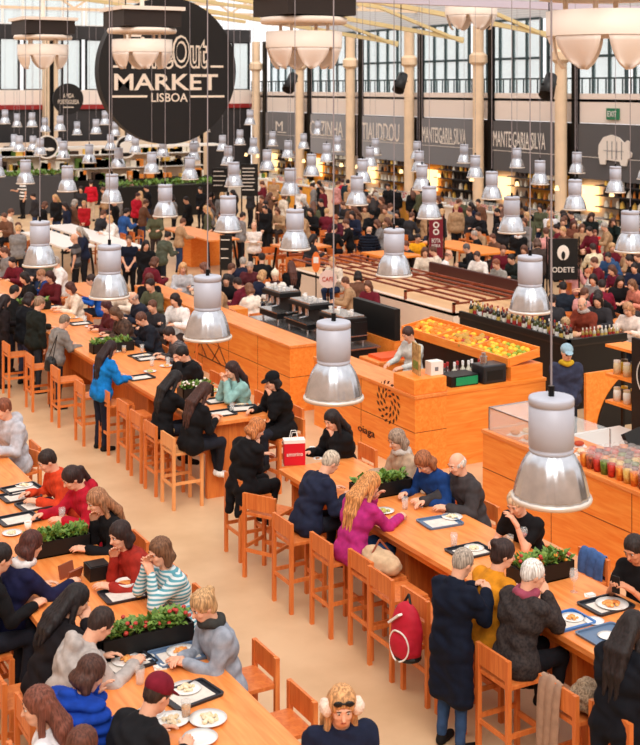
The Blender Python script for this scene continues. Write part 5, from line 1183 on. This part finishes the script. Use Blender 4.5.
# left table, left side
near('person with auburn hair in a navy sweater with white collar', 31, 545, -82, lean=.30, hp=18, arms=('in', 'reach'), top=(26, 28, 62), topk='sweater', hair='bob', hc=(70, 34, 28), scarf=(230, 222, 220))
near('person with long black hair in a black leather jacket at the left table', 76, 600, -80, lean=.34, hp=26, hy=-15, arms=('table', 'mouth'), top=(26, 22, 26), topk='jacket', hair='long', hc=(24, 18, 20))
near('dark haired man in a light grey hoodie bending over his plate', 101, 624, -85, lean=.45, hp=38, arms=('table', 'reach'), top=(178, 170, 166), topk='hoodie', hair='crop', hc=(44, 30, 26))
near('person in a bright blue puffer jacket, one hand raised to the mouth', 90, 674, -60, lean=.28, hp=30, hy=-25, arms=('mouth', 'table'), top=(20, 62, 160), topk='puffer', hair='bob', hc=(70, 42, 34))
near('person with wavy brown hair in white at the lower left corner', 38, 706, 60, lean=.12, hp=10, hy=20, arms=('lap', 'lap'), top=(228, 226, 230), topk='sweater', hair='longer', hc=(108, 60, 46))
near('person in a maroon cap and black jacket bending over plates', 158, 694, -75, lean=.45, hp=30, arms=('table', 'table'), top=(24, 24, 28), topk='jacket', hair='crop', hc=(50, 34, 28), hat='cap', hatc=(120, 26, 44))
near('person with brown hair cut by the bottom edge of the picture', 82, 748, -60, lean=.2, hp=20, arms=('table', 'lap'), top=BK, topk='sweater', hair='bob', hc=(90, 50, 38))
W, J = near('person with sunglasses on fair hair in a navy coat with fluffy hood', 342, 706, 165, pose='stand', lean=.04, hp=14, hy=-8, arms=('clasp', 'clasp'), top=(26, 34, 58), topk='jacket', hair='long', hc=(190, 140, 92))
H, RR = J['head'], J['R']; FUR = mat('white_fluff', (246, 228, 212), .95, kind='noise', rgb2=(226, 200, 182), scale=70)
for s in (-1, 1):
    F = Field(H - .2, H + .2, .01); F.ell(H + RR @ V3(s * .105, -.01, -.01), (.045, .06, .06), RR, .01); F.wrinkle(.006, 90); link('ear_muff', mesh_np('ear_muff', [(*F.nets(), 0)], [FUR]), None, W)
parts = []
for s in (-1, 1): parts.append((*small(H + RR @ V3(s * .038, .085, .085), (.034, .012, .022), RR), 0))
parts.append((*small(H + RR @ V3(0, .09, .09), (.03, .006, .006), RR), 0)); link('sunglasses', mesh_np('sunglasses', parts, [BLACK]), None, W)
near('dark haired person at the far left edge of the left table', 1, 558, -85, lean=.2, hp=20, arms=('table', 'table'), top=BK, topk='sweater', hair='crop', hc=(30, 22, 22))
# middle table
near('person with long black hair sitting in black at the middle table', 163, 381, -85, lean=.24, hp=26, arms=('table', 'reach'), top=BK, topk='sweater', hair='longer', hc=(22, 18, 20), snap=6.6)
near('person in black with long brown hair and white sneakers', 203, 392, -82, lean=.24, hp=28, arms=('table', 'in'), top=BK, topk='sweater', hair='longer', hc=(60, 34, 28), snap=6.68, cross=True, shoe=(240, 238, 236))
near('person with long black hair in a bright blue coat', 97, 350, -80, pose='stand', lean=.18, hp=20, arms=('table', 'table'), top=(18, 118, 196), topk='jacket', hair='longer', hc=(36, 20, 22), legs=(30, 30, 44), sc=.97, snap=6.5)
near('person in a mint sweater with long dark hair', 232, 370, 95, lean=.22, hp=12, arms=('mouth', 'mouth'), top=(140, 182, 178), topk='sweater', hair='longer', hc=(46, 26, 24))
near('person in a black cap and long black coat resting chin on hand', 272, 381, 98, lean=.25, hp=14, arms=('chin', 'table'), top=BK, topk='coat', hair='bob', hc=(20, 18, 20), hat='cap', hatc=(18, 18, 22))
near('black haired man hiding his face in his hands', 182, 354, 85, lean=.34, hp=28, arms=('face', 'face'), top=BK, topk='jacket', hair='crop', hc=(24, 18, 18))
M_ = lambda label, px, py, yaw, **k: P(label, px, py, yaw, det='m', **k)
M_('man in a grey checked shirt leaning over a tray', 169, 334, 85, lean=.40, hp=30, top=(110, 104, 104), topk='shirt', tone=('stripe', (70, 66, 70), 12), hair='crop', hc=(40, 26, 24))
M_('man in a dark jacket beside the checked shirt, looking down', 141, 319, 90, lean=.32, hp=30, top=(26, 30, 40), topk='jacket', hair='crop', hc=(90, 56, 44))
M_('bald man in a dark jacket leaning over the middle table', 133, 298, 90, lean=.35, hp=25, top=(36, 40, 54), topk='jacket', hair='bald', hc=(150, 130, 120))
M_('person with patterned brown shawl behind the trays', 109, 314, 90, lean=.34, hp=30, top=(100, 76, 64), topk='jacket', tone=('noise', (50, 40, 36), 20), hair='bob', hc=(86, 60, 44))
M_('person with dark maroon hair seated behind the grey jacket', 88, 308, 95, lean=.28, top=(90, 40, 44), hair='bob', hc=(60, 28, 30))
M_('person in a grey jacket with black shoulder bag at the middle table', 78, 320, -80, pose='stand', lean=.20, hp=25, arms=('table', 'table'), top=(128, 122, 118), topk='jacket', hair='crop', hc=(110, 96, 84), legs=(40, 42, 54), sc=.95, snap=6.62)
M_('man in a dark olive coat standing with his back turned', 53, 302, -75, pose='stand', lean=.08, hp=15, arms=('table', 'down'), top=(26, 30, 26), topk='jacket', hair='crop', hc=(130, 104, 84), legs=(40, 42, 48), sc=1.02, snap=6.62)
M_('person in a black coat with dark bob standing left of the olive coat', 32, 299, -75, pose='stand', lean=.08, hp=18, arms=('table', 'down'), top=(18, 20, 26), topk='jacket', hair='bob', hc=(32, 22, 24), legs=(52, 50, 70), snap=6.62)
M_('person with long black hair standing second from the left edge', 19, 300, -80, pose='stand', lean=.1, hp=15, arms=('table', 'down'), top=(30, 22, 24), topk='coat', hair='long', hc=(28, 18, 20), legs=(60, 40, 40), snap=6.15)
M_('person in black standing at the left edge by the middle table', 6, 292, -85, pose='stand', lean=.1, hp=15, arms=('table', 'down'), top=(20, 20, 22), topk='jacket', hair='crop', hc=(26, 20, 20), snap=6.62)
M_('person in a royal navy hooded jacket leaning on the middle table', 41, 275, 60, lean=.36, hp=20, hy=20, top=(34, 60, 120), topk='hoodie', hair='crop', hc=(150, 104, 74))
M_('person in dark red behind the royal navy hood', 29, 276, 120, lean=.1, top=(90, 24, 30), topk='sweater', hair='bob', hc=(60, 30, 26))
M_('person in a cream top with dark hair beside the blue hood', 70, 288, 90, lean=.2, top=(226, 208, 188), topk='sweater', hair='bob', hc=(70, 40, 34))
M_('person in a cobalt shirt partly behind the lamp', 91, 280, 70, lean=.25, top=(30, 84, 170), topk='shirt', hair='crop', hc=(50, 34, 30))
M_('dark haired cook in a pale shirt standing inside the plywood kiosk', 408, 334, 100, pose='stand', lean=.08, hp=28, arms=('table', 'table'), top=(196, 200, 196), topk='shirt', hair='crop', hc=(60, 38, 34), legs=(20, 24, 26), sc=1.0)
W3, J3 = M_('man in a pale blue cap, glasses and navy jacket with yellow collar', 567, 353, 152, pose='stand', lean=.04, hp=10, hy=4, arms=('clasp', 'clasp'), top=(52, 56, 78), topk='jacket', hair='crop', hc=(200, 196, 190), hat='cap', hatc=(150, 180, 196), scarf=(200, 164, 40))
parts = [(*small(J3['head'] + J3['R'] @ V3(s * .031, .101, .010), (.022, .003, .016), J3['R']), 0) for s in (-1, 1)] + [(*small(J3['head'] + J3['R'] @ V3(0, .102, .016), (.014, .003, .003), J3['R']), 0)]
link('glasses', mesh_np('glasses', parts, [BLACK]), None, W3)
M_('bearded man in a rust brown jacket behind the bottle bar', 582, 304, 110, pose='stand', lean=.15, hp=22, arms=('table', 'table'), top=(128, 56, 40), topk='jacket', hair='bald', hc=(150, 140, 130), scarf=(190, 176, 170))
M_('fair grey haired person behind the pale bottles', 566, 318, 130, loc=[15.45, 18.25, 0], pose='low', lean=.1, hp=30, arms=('lowtable', 'lowtable'), top=(216, 170, 130), topk='shirt', hair='crop', hc=(176, 140, 100))
M_('person with light brown hair in a cream jacket at the right edge, arms forward', 628, 309, 110, pose='stand', lean=.18, hp=25, arms=('out', 'out'), top=(232, 216, 206), topk='sweater', hair='bob', hc=(170, 124, 90))
M_('bald man in a tight grey and black shirt standing by the white table', 74, 238, 60, pose='stand', lean=0, hp=10, arms=('down', 'down'), top=(110, 106, 108), topk='tee', hair=None, legs=(22, 22, 26), tone=('stripe', (50, 48, 52), 1.2))
M_('waiter in a navy shirt with hands clasped facing the camera', 129, 240, 150, pose='stand', lean=0, hp=5, arms=('clasp', 'clasp'), top=(18, 24, 42), topk='tee', hair='crop', hc=(90, 60, 44), legs=BK)
M_('person with long black hair in a black coat beside the waiter', 146, 245, 175, pose='stand', lean=0, hp=10, arms=('down', 'clasp'), top=BK, topk='coat', hair='long', hc=(24, 18, 20))
M_('man in a white shirt with crossed arms, centre back', 254, 226, 150, pose='stand', lean=0, hp=5, arms=('cross', 'cross'), top=(228, 218, 212), topk='shirt', hair='bald', hc=(120, 90, 76), legs=(40, 36, 38))
M_('man in a black and white striped shirt at the far left', 22, 181, 100, pose='stand', lean=0, hp=5, arms=('down', 'out'), top=(230, 226, 222), topk='tee', tone=('stripe', (20, 20, 22), 2.2), hair='crop', hc=(110, 70, 50), legs=(24, 24, 28))
M_('person in a bright red shirt seen from behind, far left', 91, 183, -20, pose='stand', lean=0, arms=('down', 'down'), top=(196, 24, 44), topk='shirt', hair='crop', hc=(36, 22, 22), legs=(200, 180, 160))
M_('person in a crimson patterned jacket by the far plant counter', 138, 196, -150, pose='stand', lean=.05, arms=('clasp', 'clasp'), top=(190, 28, 50), topk='jacket', hair='crop', hc=(60, 30, 30))
M_('person in a yellow top beyond the copper rails', 418, 238, 160, pose='low', lean=.15, arms=('lowtable', 'lowtable'), top=(240, 168, 30), topk='shirt', hair='crop', hc=(40, 28, 28))
M_('person in a bright red shirt seen from behind at the stalls', 379, 180, -20, pose='stand', lean=0, arms=('down', 'clasp'), top=(176, 24, 48), topk='shirt', hair='crop', hc=(60, 34, 30), legs=(90, 100, 130))
M_('person in navy and dark red seen from behind at the stalls', 390, 180, -40, pose='stand', lean=0, arms=('down', 'down'), top=(30, 50, 60), topk='jacket', hair='crop', hc=(34, 24, 24), legs=(40, 44, 60))
M_('person in a black jacket right of the red shirt at the stalls', 404, 188, -30, pose='stand', lean=0, arms=('down', 'down'), top=BK, topk='jacket', hair='crop', hc=(34, 24, 24))
M_('bald man in a round navy jacket seen from behind, centre', 369, 231, -35, lean=.25, hp=15, top=(20, 26, 40), topk='puffer', hair='bald', hc=(196, 160, 130))
M_('person with reddish bun in a maroon top at the tall table, centre', 335, 219, 120, lean=.15, top=(84, 28, 44), topk='sweater', hair='bun', hc=(150, 80, 50))
M_('dark haired person in black left of the maroon top', 322, 229, -60, lean=.35, top=BK, topk='sweater', hair='crop', hc=(28, 20, 20))
M_('person with black cap and dark coat behind the centre lamp', 372, 214, 160, lean=.2, top=(22, 22, 26), topk='coat', hair='crop', hat='cap', hatc=(14, 14, 16))
M_('person in a burgundy and cream hooded coat at the low table', 237, 283, 40, pose='low', lean=.25, arms=('lowtable', 'lowtable'), top=(100, 24, 40), topk='hoodie', hair='crop', hc=(40, 26, 24))
M_('person with brown hair in a cream sweater seen from behind', 249, 289, 10, pose='low', lean=.1, arms=('lowtable', 'lowtable'), top=(232, 220, 206), topk='sweater', hair='bob', hc=(110, 74, 54))
M_('person with a grey and red jacket bent over, left of the white hat', 250, 267, 150, pose='low', lean=.25, arms=('lowtable', 'lowtable'), top=(90, 40, 46), topk='jacket', hair='crop', hc=(170, 150, 140))
M_('person in a cream woolly hat and white coat facing the camera', 275, 276, 150, pose='low', lean=.1, hp=10, arms=('lowtable', 'lowtable'), top=(236, 224, 212), topk='jacket', hair='crop', hat='beanie', hatc=(236, 220, 196), scarf=(70, 36, 36))
M_('person with long brown hair in black left of the coffee machines', 291, 266, -10, pose='stand', lean=.05, hp=10, arms=('clasp', 'clasp'), top=BK, topk='coat', hair='longer', hc=(80, 46, 38), sc=.9)
M_('person in a dark green jacket with dark hair leaning by the orange table', 168, 236, -70, pose='stand', lean=.35, hp=25, arms=('table', 'table'), top=(80, 84, 70), topk='jacket', hair='crop', hc=(36, 26, 24))
M_('person with long auburn hair in black seen from behind at the middle table', 165, 278, 160, lean=.1, top=BK, topk='sweater', hair='longer', hc=(90, 40, 34))
M_('person with long fair hair in a grey top, back to the camera', 183, 268, 165, lean=.05, top=(186, 186, 190), topk='sweater', hair='longer', hc=(196, 150, 104))
M_('person in a dark grey jacket seated left of the dark standing board', 204, 268, 60, lean=.2, top=(70, 66, 66), topk='jacket', hair='bob', hc=(110, 70, 56))
M_('person in black standing at the orange high table', 197, 216, 100, pose='stand', lean=.15, hp=25, arms=('table', 'table'), top=BK, topk='jacket', hair='crop', hc=(70, 40, 34), legs=BK)
M_('person in a white shirt with short hair left of the copper rails end', 449, 255, -120, pose='low', lean=.2, arms=('lowtable', 'lowtable'), top=(236, 228, 226), topk='shirt', hair='bald', hc=(120, 90, 76))
M_('grey haired person in a black top with a white stripe', 468, 248, 60, pose='low', lean=.25, arms=('lowtable', 'lowtable'), top=(24, 24, 28), topk='jacket', hair='crop', hc=(90, 84, 84))
M_('person in white beside the striped black top', 477, 256, 120, pose='low', lean=.2, arms=('lowtable', 'lowtable'), top=(236, 228, 222), topk='sweater', hair='crop', hc=(70, 50, 46))
M_('person with brown hair in grey behind the railed case', 496, 264, 100, pose='low', lean=.25, arms=('lowtable', 'lowtable'), top=(150, 146, 140), topk='sweater', hair='crop', hc=(130, 76, 54))
M_('dark haired man in a dark green jacket at the end of the railed case', 511, 259, 100, pose='low', lean=.3, arms=('lowtable', 'lowtable'), top=(32, 38, 36), topk='jacket', hair='crop', hc=(30, 22, 22))
M_('man in a black suit and white shirt standing behind the railed case', 514, 232, 140, pose='stand', lean=.05, hp=15, arms=('clasp', 'clasp'), top=(20, 20, 22), topk='jacket', hair='crop', hc=(40, 28, 26), scarf=(230, 226, 224))
M_('grey brown haired person standing left of the black flower sign', 537, 243, -20, pose='stand', lean=.05, arms=('clasp', 'clasp'), top=(70, 58, 54), topk='jacket', hair='bob', hc=(90, 66, 56))
M_('seated black jacketed person with a red cap behind the deep red sign', 478, 216, 100, lean=.3, hp=15, top=(24, 24, 28), topk='jacket', hair='crop', hc=(60, 40, 34))
M_('person in a black puffer standing behind the tall table right of the red sign', 497, 212, 80, pose='stand', lean=.1, arms=('clasp', 'clasp'), top=(16, 16, 20), topk='puffer', hair='crop', hc=(24, 20, 20))
M_('bald man in a white shirt above the black flower sign', 551, 214, 150, pose='stand', lean=0, arms=('clasp', 'clasp'), top=(236, 232, 236), topk='shirt', hair='bald', hc=(160, 130, 110))
M_('person with long brown hair and brown coat right of the flower sign', 574, 224, 150, pose='stand', lean=.05, arms=('phone', 'clasp'), top=(120, 70, 54), topk='coat', hair='long', hc=(80, 46, 38))
M_('person with dark hair in a black coat behind the child in red', 591, 217, 150, pose='stand', lean=.05, arms=('clasp', 'clasp'), top=(20, 26, 26), topk='coat', hair='long', hc=(50, 28, 26))
M_('child in a bright red jacket before the black coat', 595, 233, 150, pose='stand', lean=0, arms=('clasp', 'clasp'), top=(226, 44, 36), topk='jacket', hair='crop', hc=(110, 60, 44), sc=.80)
M_('person in a black coat with hand raised, right of the red child', 613, 222, 150, pose='stand', lean=.05, arms=('face', 'clasp'), top=(18, 30, 28), topk='coat', hair='long', hc=(70, 44, 36))
M_('person in a cream jacket with dark hair seated, back to the camera', 593, 248, -20, pose='low', lean=.15, arms=('lowtable', 'lowtable'), top=(226, 210, 176), topk='sweater', hair='crop', hc=(50, 32, 30))
M_('person in a blue hooded jacket bending beside the cream jacket', 608, 257, 120, pose='low', lean=.5, arms=('lowtable', 'lowtable'), top=(54, 86, 130), topk='hoodie', hair='crop', hc=(40, 32, 32))
M_('toddler in a white shirt between the two tables', 588, 273, 60, pose='low', lean=.1, arms=('lowtable', 'lowtable'), top=(240, 236, 232), topk='tee', hair='crop', hc=(170, 100, 70), sc=.9)
M_('person in a deep red shirt seen from behind, right', 596, 284, -40, pose='low', lean=.12, arms=('lowtable', 'lowtable'), top=(116, 20, 44), topk='sweater', hair='crop', hc=(34, 24, 24))
M_('person in a navy jacket with black hair seen from behind, below the flower sign', 566, 287, -30, pose='low', lean=.1, arms=('lowtable', 'lowtable'), top=(28, 36, 48), topk='jacket', hair='crop', hc=(22, 18, 20))
M_('person with plum sweater leaning over the right background table', 612, 270, 90, pose='low', lean=.35, arms=('lowtable', 'lowtable'), top=(110, 30, 54), topk='sweater', hair='bob', hc=(80, 50, 40))
M_('person in a salmon pink top at the right edge of the background', 632, 285, 90, pose='low', lean=.4, arms=('lowtable', 'lowtable'), top=(220, 140, 120), topk='sweater', hair='bob', hc=(110, 74, 50))
M_('person in a black jacket bent behind the cream jacket at the right edge', 618, 300, 80, pose='low', lean=.45, arms=('lowtable', 'lowtable'), top=BK, topk='jacket', hair='crop', hc=(40, 30, 28))

# ---- the far crowd, each one its own figure; a few shared shapes
POSES = [('stand', ('down', 'down'), 0.0), ('stand', ('clasp', 'clasp'), .05), ('stand', ('table', 'table'), .15), ('sit', ('table', 'table'), .25), ('stand', ('phone', 'down'), .05), ('low', ('lowtable', 'lowtable'), .2)]
CN = {'black': (20, 19, 22), 'charcoal': (48, 46, 50), 'navy': (28, 34, 56), 'grey': (130, 126, 126), 'cream': (228, 212, 194), 'maroon': (104, 26, 40), 'brown': (112, 76, 58), 'white': (236, 230, 226), 'olive': (86, 88, 66), 'red': (190, 34, 44), 'blue': (48, 88, 150), 'pink': (214, 150, 146), 'tan': (176, 140, 106)}
HN = {'dark': (32, 22, 22), 'brown': (92, 58, 44), 'fair': (190, 148, 104), 'grey': (160, 150, 142)}
FAR = [ # px, py, pose, colour, hair colour, style, where
 (55, 198, 1, 'black', 'fair', 'long', 'in the standing group at the far left'), (65, 206, 0, 'navy', 'dark', 'long', 'behind the far white table'), (75, 203, 1, 'brown', 'grey', 'bob', 'beside the red shirted back, far left'), (84, 204, 1, 'red', 'fair', 'crop', 'below the bright red shirt'),
 (18, 226, 5, 'black', 'brown', 'bob', 'low by the left edge table'), (4, 217, 3, 'brown', 'brown', 'crop', 'at the very left edge, far back'), (109, 219, 3, 'white', 'fair', 'bob', 'at the second white table'), (127, 212, 3, 'blue', 'dark', 'crop', 'seated at the second white table end'), (146, 203, 2, 'brown', 'brown', 'crop', 'leaning by the crimson jacket'), (130, 178, 0, 'pink', 'fair', 'crop', 'before the far plant counter'),
 (115, 192, 0, 'black', 'dark', 'crop', 'left of the crimson jacket'), (98, 214, 3, 'charcoal', 'brown', 'crop', 'between the two white tables'), (155, 214, 2, 'olive', 'dark', 'bob', 'at the near side of the orange high table'), (183, 222, 2, 'tan', 'brown', 'crop', 'at the orange high table, facing the black jacket'), (212, 196, 0, 'charcoal', 'dark', 'crop', 'behind the poster board'), (200, 190, 1, 'black', 'dark', 'crop', 'left of the poster board'), (225, 205, 1, 'cream', 'dark', 'bob', 'right of the poster board'),
 (232, 213, 3, 'maroon', 'brown', 'crop', 'behind the white shirt with crossed arms'), (243, 216, 1, 'grey', 'dark', 'crop', 'left of the man with crossed arms'), (265, 209, 1, 'black', 'dark', 'crop', 'right of the man with crossed arms'), (277, 211, 3, 'tan', 'brown', 'bob', 'at the stools behind the centre lamp'), (262, 184, 0, 'maroon', 'brown', 'crop', 'under the left stall signs'), (274, 181, 1, 'tan', 'fair', 'crop', 'at the yellow stall left of centre'), (252, 190, 1, 'charcoal', 'dark', 'crop', 'right of the black menu board'),
 (285, 196, 0, 'cream', 'brown', 'bob', 'in the hazy crowd behind the stools'), (300, 190, 1, 'white', 'dark', 'crop', 'beside the pale pole, centre back'), (312, 186, 0, 'grey', 'dark', 'crop', 'before the stall wall, centre back'), (322, 190, 0, 'maroon', 'brown', 'bob', 'left of the black stall opening'), (338, 184, 1, 'pink', 'brown', 'crop', 'right of the black stall opening'), (350, 188, 1, 'tan', 'fair', 'bob', 'under the hazy lamp, centre back'), (360, 192, 0, 'black', 'dark', 'crop', 'left of the bright red shirt at the stalls'), (343, 205, 3, 'charcoal', 'brown', 'crop', 'behind the maroon top at the tall table'), (352, 215, 3, 'navy', 'dark', 'bob', 'between maroon top and black cap'), (385, 210, 3, 'tan', 'brown', 'crop', 'with raised arm right of the black cap'), (397, 214, 3, 'black', 'dark', 'bob', 'behind the centre right lamp'), (412, 216, 3, 'charcoal', 'brown', 'crop', 'left of the deep red sign'),
 (418, 186, 0, 'black', 'dark', 'crop', 'at the red poster stall'), (428, 190, 1, 'olive', 'brown', 'crop', 'behind the red poster stall queue'), (445, 190, 0, 'black', 'brown', 'long', 'under the black panel stall'), (456, 208, 0, 'tan', 'fair', 'crop', 'right above the deep red sign'), (300, 214, 3, 'tan', 'dark', 'crop', 'on the left stools of the centre cluster'), (310, 212, 3, 'black', 'dark', 'bob', 'on the right stools of the centre cluster'),
 (520, 206, 0, 'brown', 'dark', 'crop', 'by the lit fruit stall, right of centre'), (530, 202, 1, 'charcoal', 'brown', 'crop', 'between lamp and lit stall'), (540, 208, 1, 'olive', 'dark', 'bob', 'left of the bald white shirt'), (562, 214, 0, 'charcoal', 'dark', 'long', 'right of the bald white shirt'), (582, 228, 1, 'tan', 'brown', 'bob', 'between brown coat and black coat'), (602, 212, 1, 'maroon', 'dark', 'crop', 'between the two black coats'), (625, 214, 0, 'black', 'dark', 'long', 'near the right edge under the dark stall'), (524, 222, 1, 'grey', 'brown', 'bob', 'behind the black suited man'), (546, 232, 1, 'pink', 'brown', 'crop', 'just left of the flower sign top'), (556, 228, 0, 'maroon', 'dark', 'crop', 'behind the top of the flower sign'), (524, 250, 5, 'tan', 'brown', 'bob', 'right of the green jacket at the railed case'), (503, 250, 5, 'maroon', 'brown', 'crop', 'between the suits behind the railed case'),
 (577, 262, 5, 'pink', 'brown', 'crop', 'just right of the flower sign foot'), (622, 252, 5, 'tan', 'fair', 'bob', 'behind the blue hood, right edge'), (634, 268, 5, 'navy', 'dark', 'crop', 'at the right edge above the salmon top'), (579, 292, 5, 'pink', 'brown', 'crop', 'between the navy back and the deep red back'), (636, 318, 5, 'black', 'dark', 'crop', 'cut by the right edge behind the cream jacket'), (602, 300, 5, 'charcoal', 'dark', 'bob', 'above the shoulder of the bearded man'), (552, 300, 5, 'charcoal', 'dark', 'crop', 'left of the bearded man behind the bar'),
 (222, 281, 5, 'black', 'dark', 'crop', 'left of the burgundy hooded coat'), (213, 292, 5, 'charcoal', 'dark', 'bob', 'behind the lamp left of the low table'), (262, 258, 5, 'black', 'dark', 'crop', 'between the grey red jacket and the white hat'), (232, 268, 5, 'charcoal', 'brown', 'crop', 'right of the dark standing board'), (243, 262, 5, 'navy', 'grey', 'crop', 'below the man with crossed arms'),
 (345, 282, 5, 'tan', 'brown', 'crop', 'in yellow light behind the round pale sign'), (358, 276, 5, 'brown', 'dark', 'bob', 'behind the coffee machines, right'), (368, 286, 5, 'maroon', 'brown', 'bob', 'left of the centre lamp, before the rails'), (332, 262, 3, 'cream', 'fair', 'crop', 'above the round pale sign'), (425, 252, 5, 'cream', 'brown', 'bob', 'below the deep red sign'), (432, 228, 3, 'charcoal', 'dark', 'crop', 'behind the deep red sign panel'), (458, 230, 1, 'tan', 'fair', 'crop', 'at the pine table behind the red sign'),
 (155, 262, 3, 'maroon', 'brown', 'bob', 'left of the auburn haired back'), (150, 285, 3, 'olive', 'dark', 'crop', 'behind the dark jacket man'), (120, 285, 3, 'cream', 'fair', 'longer', 'with back turned behind the left lamp'), (195, 285, 3, 'tan', 'brown', 'crop', 'beyond the middle table near the lamp'), (175, 300, 3, 'white', 'dark', 'bob', 'across from the fair haired grey top'), (160, 306, 3, 'charcoal', 'brown', 'crop', 'behind the bald man at the middle table'), (12, 262, 3, 'maroon', 'dark', 'crop', 'in the left edge crowd'), (55, 262, 3, 'white', 'grey', 'crop', 'behind the left lamp and blue hood'), (5, 275, 3, 'cream', 'brown', 'crop', 'at the left edge above the standing crowd'), (16, 278, 3, 'black', 'dark', 'bob', 'left of the dark red top'),
 (33, 196, 1, 'charcoal', 'dark', 'crop', 'right of the striped shirt'), (45, 205, 1, 'black', 'brown', 'bob', 'behind the striped shirt man'), (103, 190, 1, 'tan', 'brown', 'crop', 'right of the bright red back, far left'), (160, 190, 0, 'charcoal', 'brown', 'crop', 'under the market sign plants'), (172, 198, 1, 'grey', 'dark', 'bob', 'right of the third lamp, far back'), (186, 200, 1, 'black', 'dark', 'crop', 'near the plant counter right end')]
rnd = random.Random(21)
for px, py, po, c, hc, stl, where in FAR:
    pose, arms, lean = POSES[po]; v = tuple(max(8, min(245, int(a + rnd.uniform(-8, 8)))) for a in CN[c])
    yaw = rnd.choice([90, -90, 150, 120, -30, 60]) if pose != 'sit' else rnd.choice([90, 120, -80])
    P('%s haired person in %s %s top %s' % ({'fair': 'fair', 'dark': 'dark', 'brown': 'brown', 'grey': 'grey'}[hc], 'an' if c == 'olive' else 'a', c, where), px, py, round(yaw), pose=pose, lean=lean, hp=15, arms=arms, top=tuple(CN[c]), topk=rnd.choice(['jacket', 'sweater']), hair='long' if stl == 'longer' else stl, hc=HN[hc], legs=rnd.choice([(24, 24, 30), (44, 60, 92), (60, 50, 48)]), det='f', sc=rnd.choice([.96, 1.0, 1.03]))

# more of the crowd, zone by zone
ZONES = [('left of the plant counter', 4, (0, 95), (188, 232), (0, 1, 2)), ('before the plant counter', 4, (100, 215), (186, 202), (0, 1)), ('right of the poster board', 5, (205, 240), (190, 210), (0, 1, 4)),
         ('in the hazy crowd, centre', 9, (255, 330), (182, 206), (0, 1, 4)), ('before the yellow stall', 9, (330, 420), (184, 212), (0, 1, 4)), ('far behind the deep red sign', 8, (420, 500), (186, 214), (0, 1)), ('before the lit fruit stall', 7, (500, 560), (200, 226), (0, 1, 4)), ('before the stall under the pig', 8, (560, 640), (200, 232), (0, 1, 2)),
         ('at tables behind the flower sign', 7, (540, 640), (240, 300), (5,)), ('around the burgundy hood', 1, (205, 285), (262, 296), (5,)), ('beyond the copper rails', 6, (400, 530), (228, 262), (5,)), ('at the far middle table', 5, (0, 60), (244, 284), (3, 1)), ('left of the red sign', 6, (310, 420), (206, 240), (3, 2))]
rnd = random.Random(77); placed = [(o.location.x, o.location.y) for o in COL.objects if o.type == 'EMPTY' and o.name.startswith('person')]; words = set()
for where, n, (x0, x1), (y0, y1), ps in ZONES:
    k = tries = 0
    while k < n and tries < 200:
        tries += 1; px, py = rnd.uniform(x0, x1), rnd.uniform(y0, y1); po = rnd.choice(ps); pose, arms, lean = POSES[po]
        w = at(px, py, {'stand': 1.6, 'sit': 1.5, 'low': 1.2}[pose])
        if any((w.x - a) ** 2 + (w.y - b) ** 2 < .42 for a, b in placed) or w.x > 27 or w.y > 57.5: continue
        if any(a - .3 < w.x < b + .3 and c_ - .3 < w.y < d + .3 for a, b, c_, d in BLOCKED): continue
        c = rnd.choice(['black', 'black', 'charcoal', 'navy', 'black', 'brown', 'maroon', 'grey', 'cream', 'tan', 'olive', 'charcoal']); hc = rnd.choice(['dark', 'dark', 'brown', 'brown', 'fair', 'grey']); tk = rnd.choice(['jacket', 'sweater']); lc = rnd.choice(['black', 'blue', 'brown'])
        if (c, hc, tk, lc, where) in words: continue
        words.add((c, hc, tk, lc, where)); placed.append((w.x, w.y)); k += 1
        P('%s haired person in %s %s, %s trousers, %s' % (hc, c, tk, lc, where), px, py, rnd.choice([90, -90, 150, 120, -30, 60]), pose=pose, lean=lean, hp=15, arms=arms, top=CN[c], topk=tk, hair=rnd.choice(['crop', 'crop', 'bob', 'long']), hc=HN[hc], legs={'black': (24, 24, 30), 'blue': (44, 60, 92), 'brown': (60, 50, 48)}[lc], det='f')
# seats under everybody who sits in the background
STOOLS = [o.location.copy() for o in COL.objects if o.type == 'EMPTY' and o.name.startswith('bar_stool')]
def make_chair():
    r = empty('wooden_chair', (0, 0, 0)); w = .2
    MB().box(-w, w, -w, w, .43, .46).build('seat', STOOLW, r); MB().box(-w, w, -w - .02, -w + .01, .62, .82).build('backrest', STOOLW, r)
    for s in (-1, 1): MB().box(s * w - .018, s * w + .018, -w - .02, -w + .016, 0, .82).build('leg', STOOLW, r); MB().box(s * w - .018, s * w + .018, w - .036, w, 0, .43).build('leg', STOOLW, r)
    return r
ch0 = make_chair(); chu = False
for pose, l, yaw, lab, sc in SEATED:
    ws = lab.replace('person ', '').split()[:12]
    while ws and ws[-1].lower().strip(',') in ('the', 'a', 'in', 'of', 'and', 'at', 'with', 'by', 'to', 'behind', 'before', 'left', 'right', 'from', 'under'): ws.pop()
    if pose == 'sit':
        if any((l - q).length < .45 for q in STOOLS): continue
        stool(l.x, l.y, yaw, 'bar stool under the ' + ' '.join(ws), None, 'a', sc)
    else:
        o = ch0 if not chu else copy_tree(ch0); chu = True
        o.location = (l.x, l.y, 0); o.rotation_euler = (0, 0, math.radians(yaw)); o.scale = (sc,) * 3; tag(o, 'wooden chair under the ' + ' '.join(ws), 'chair')
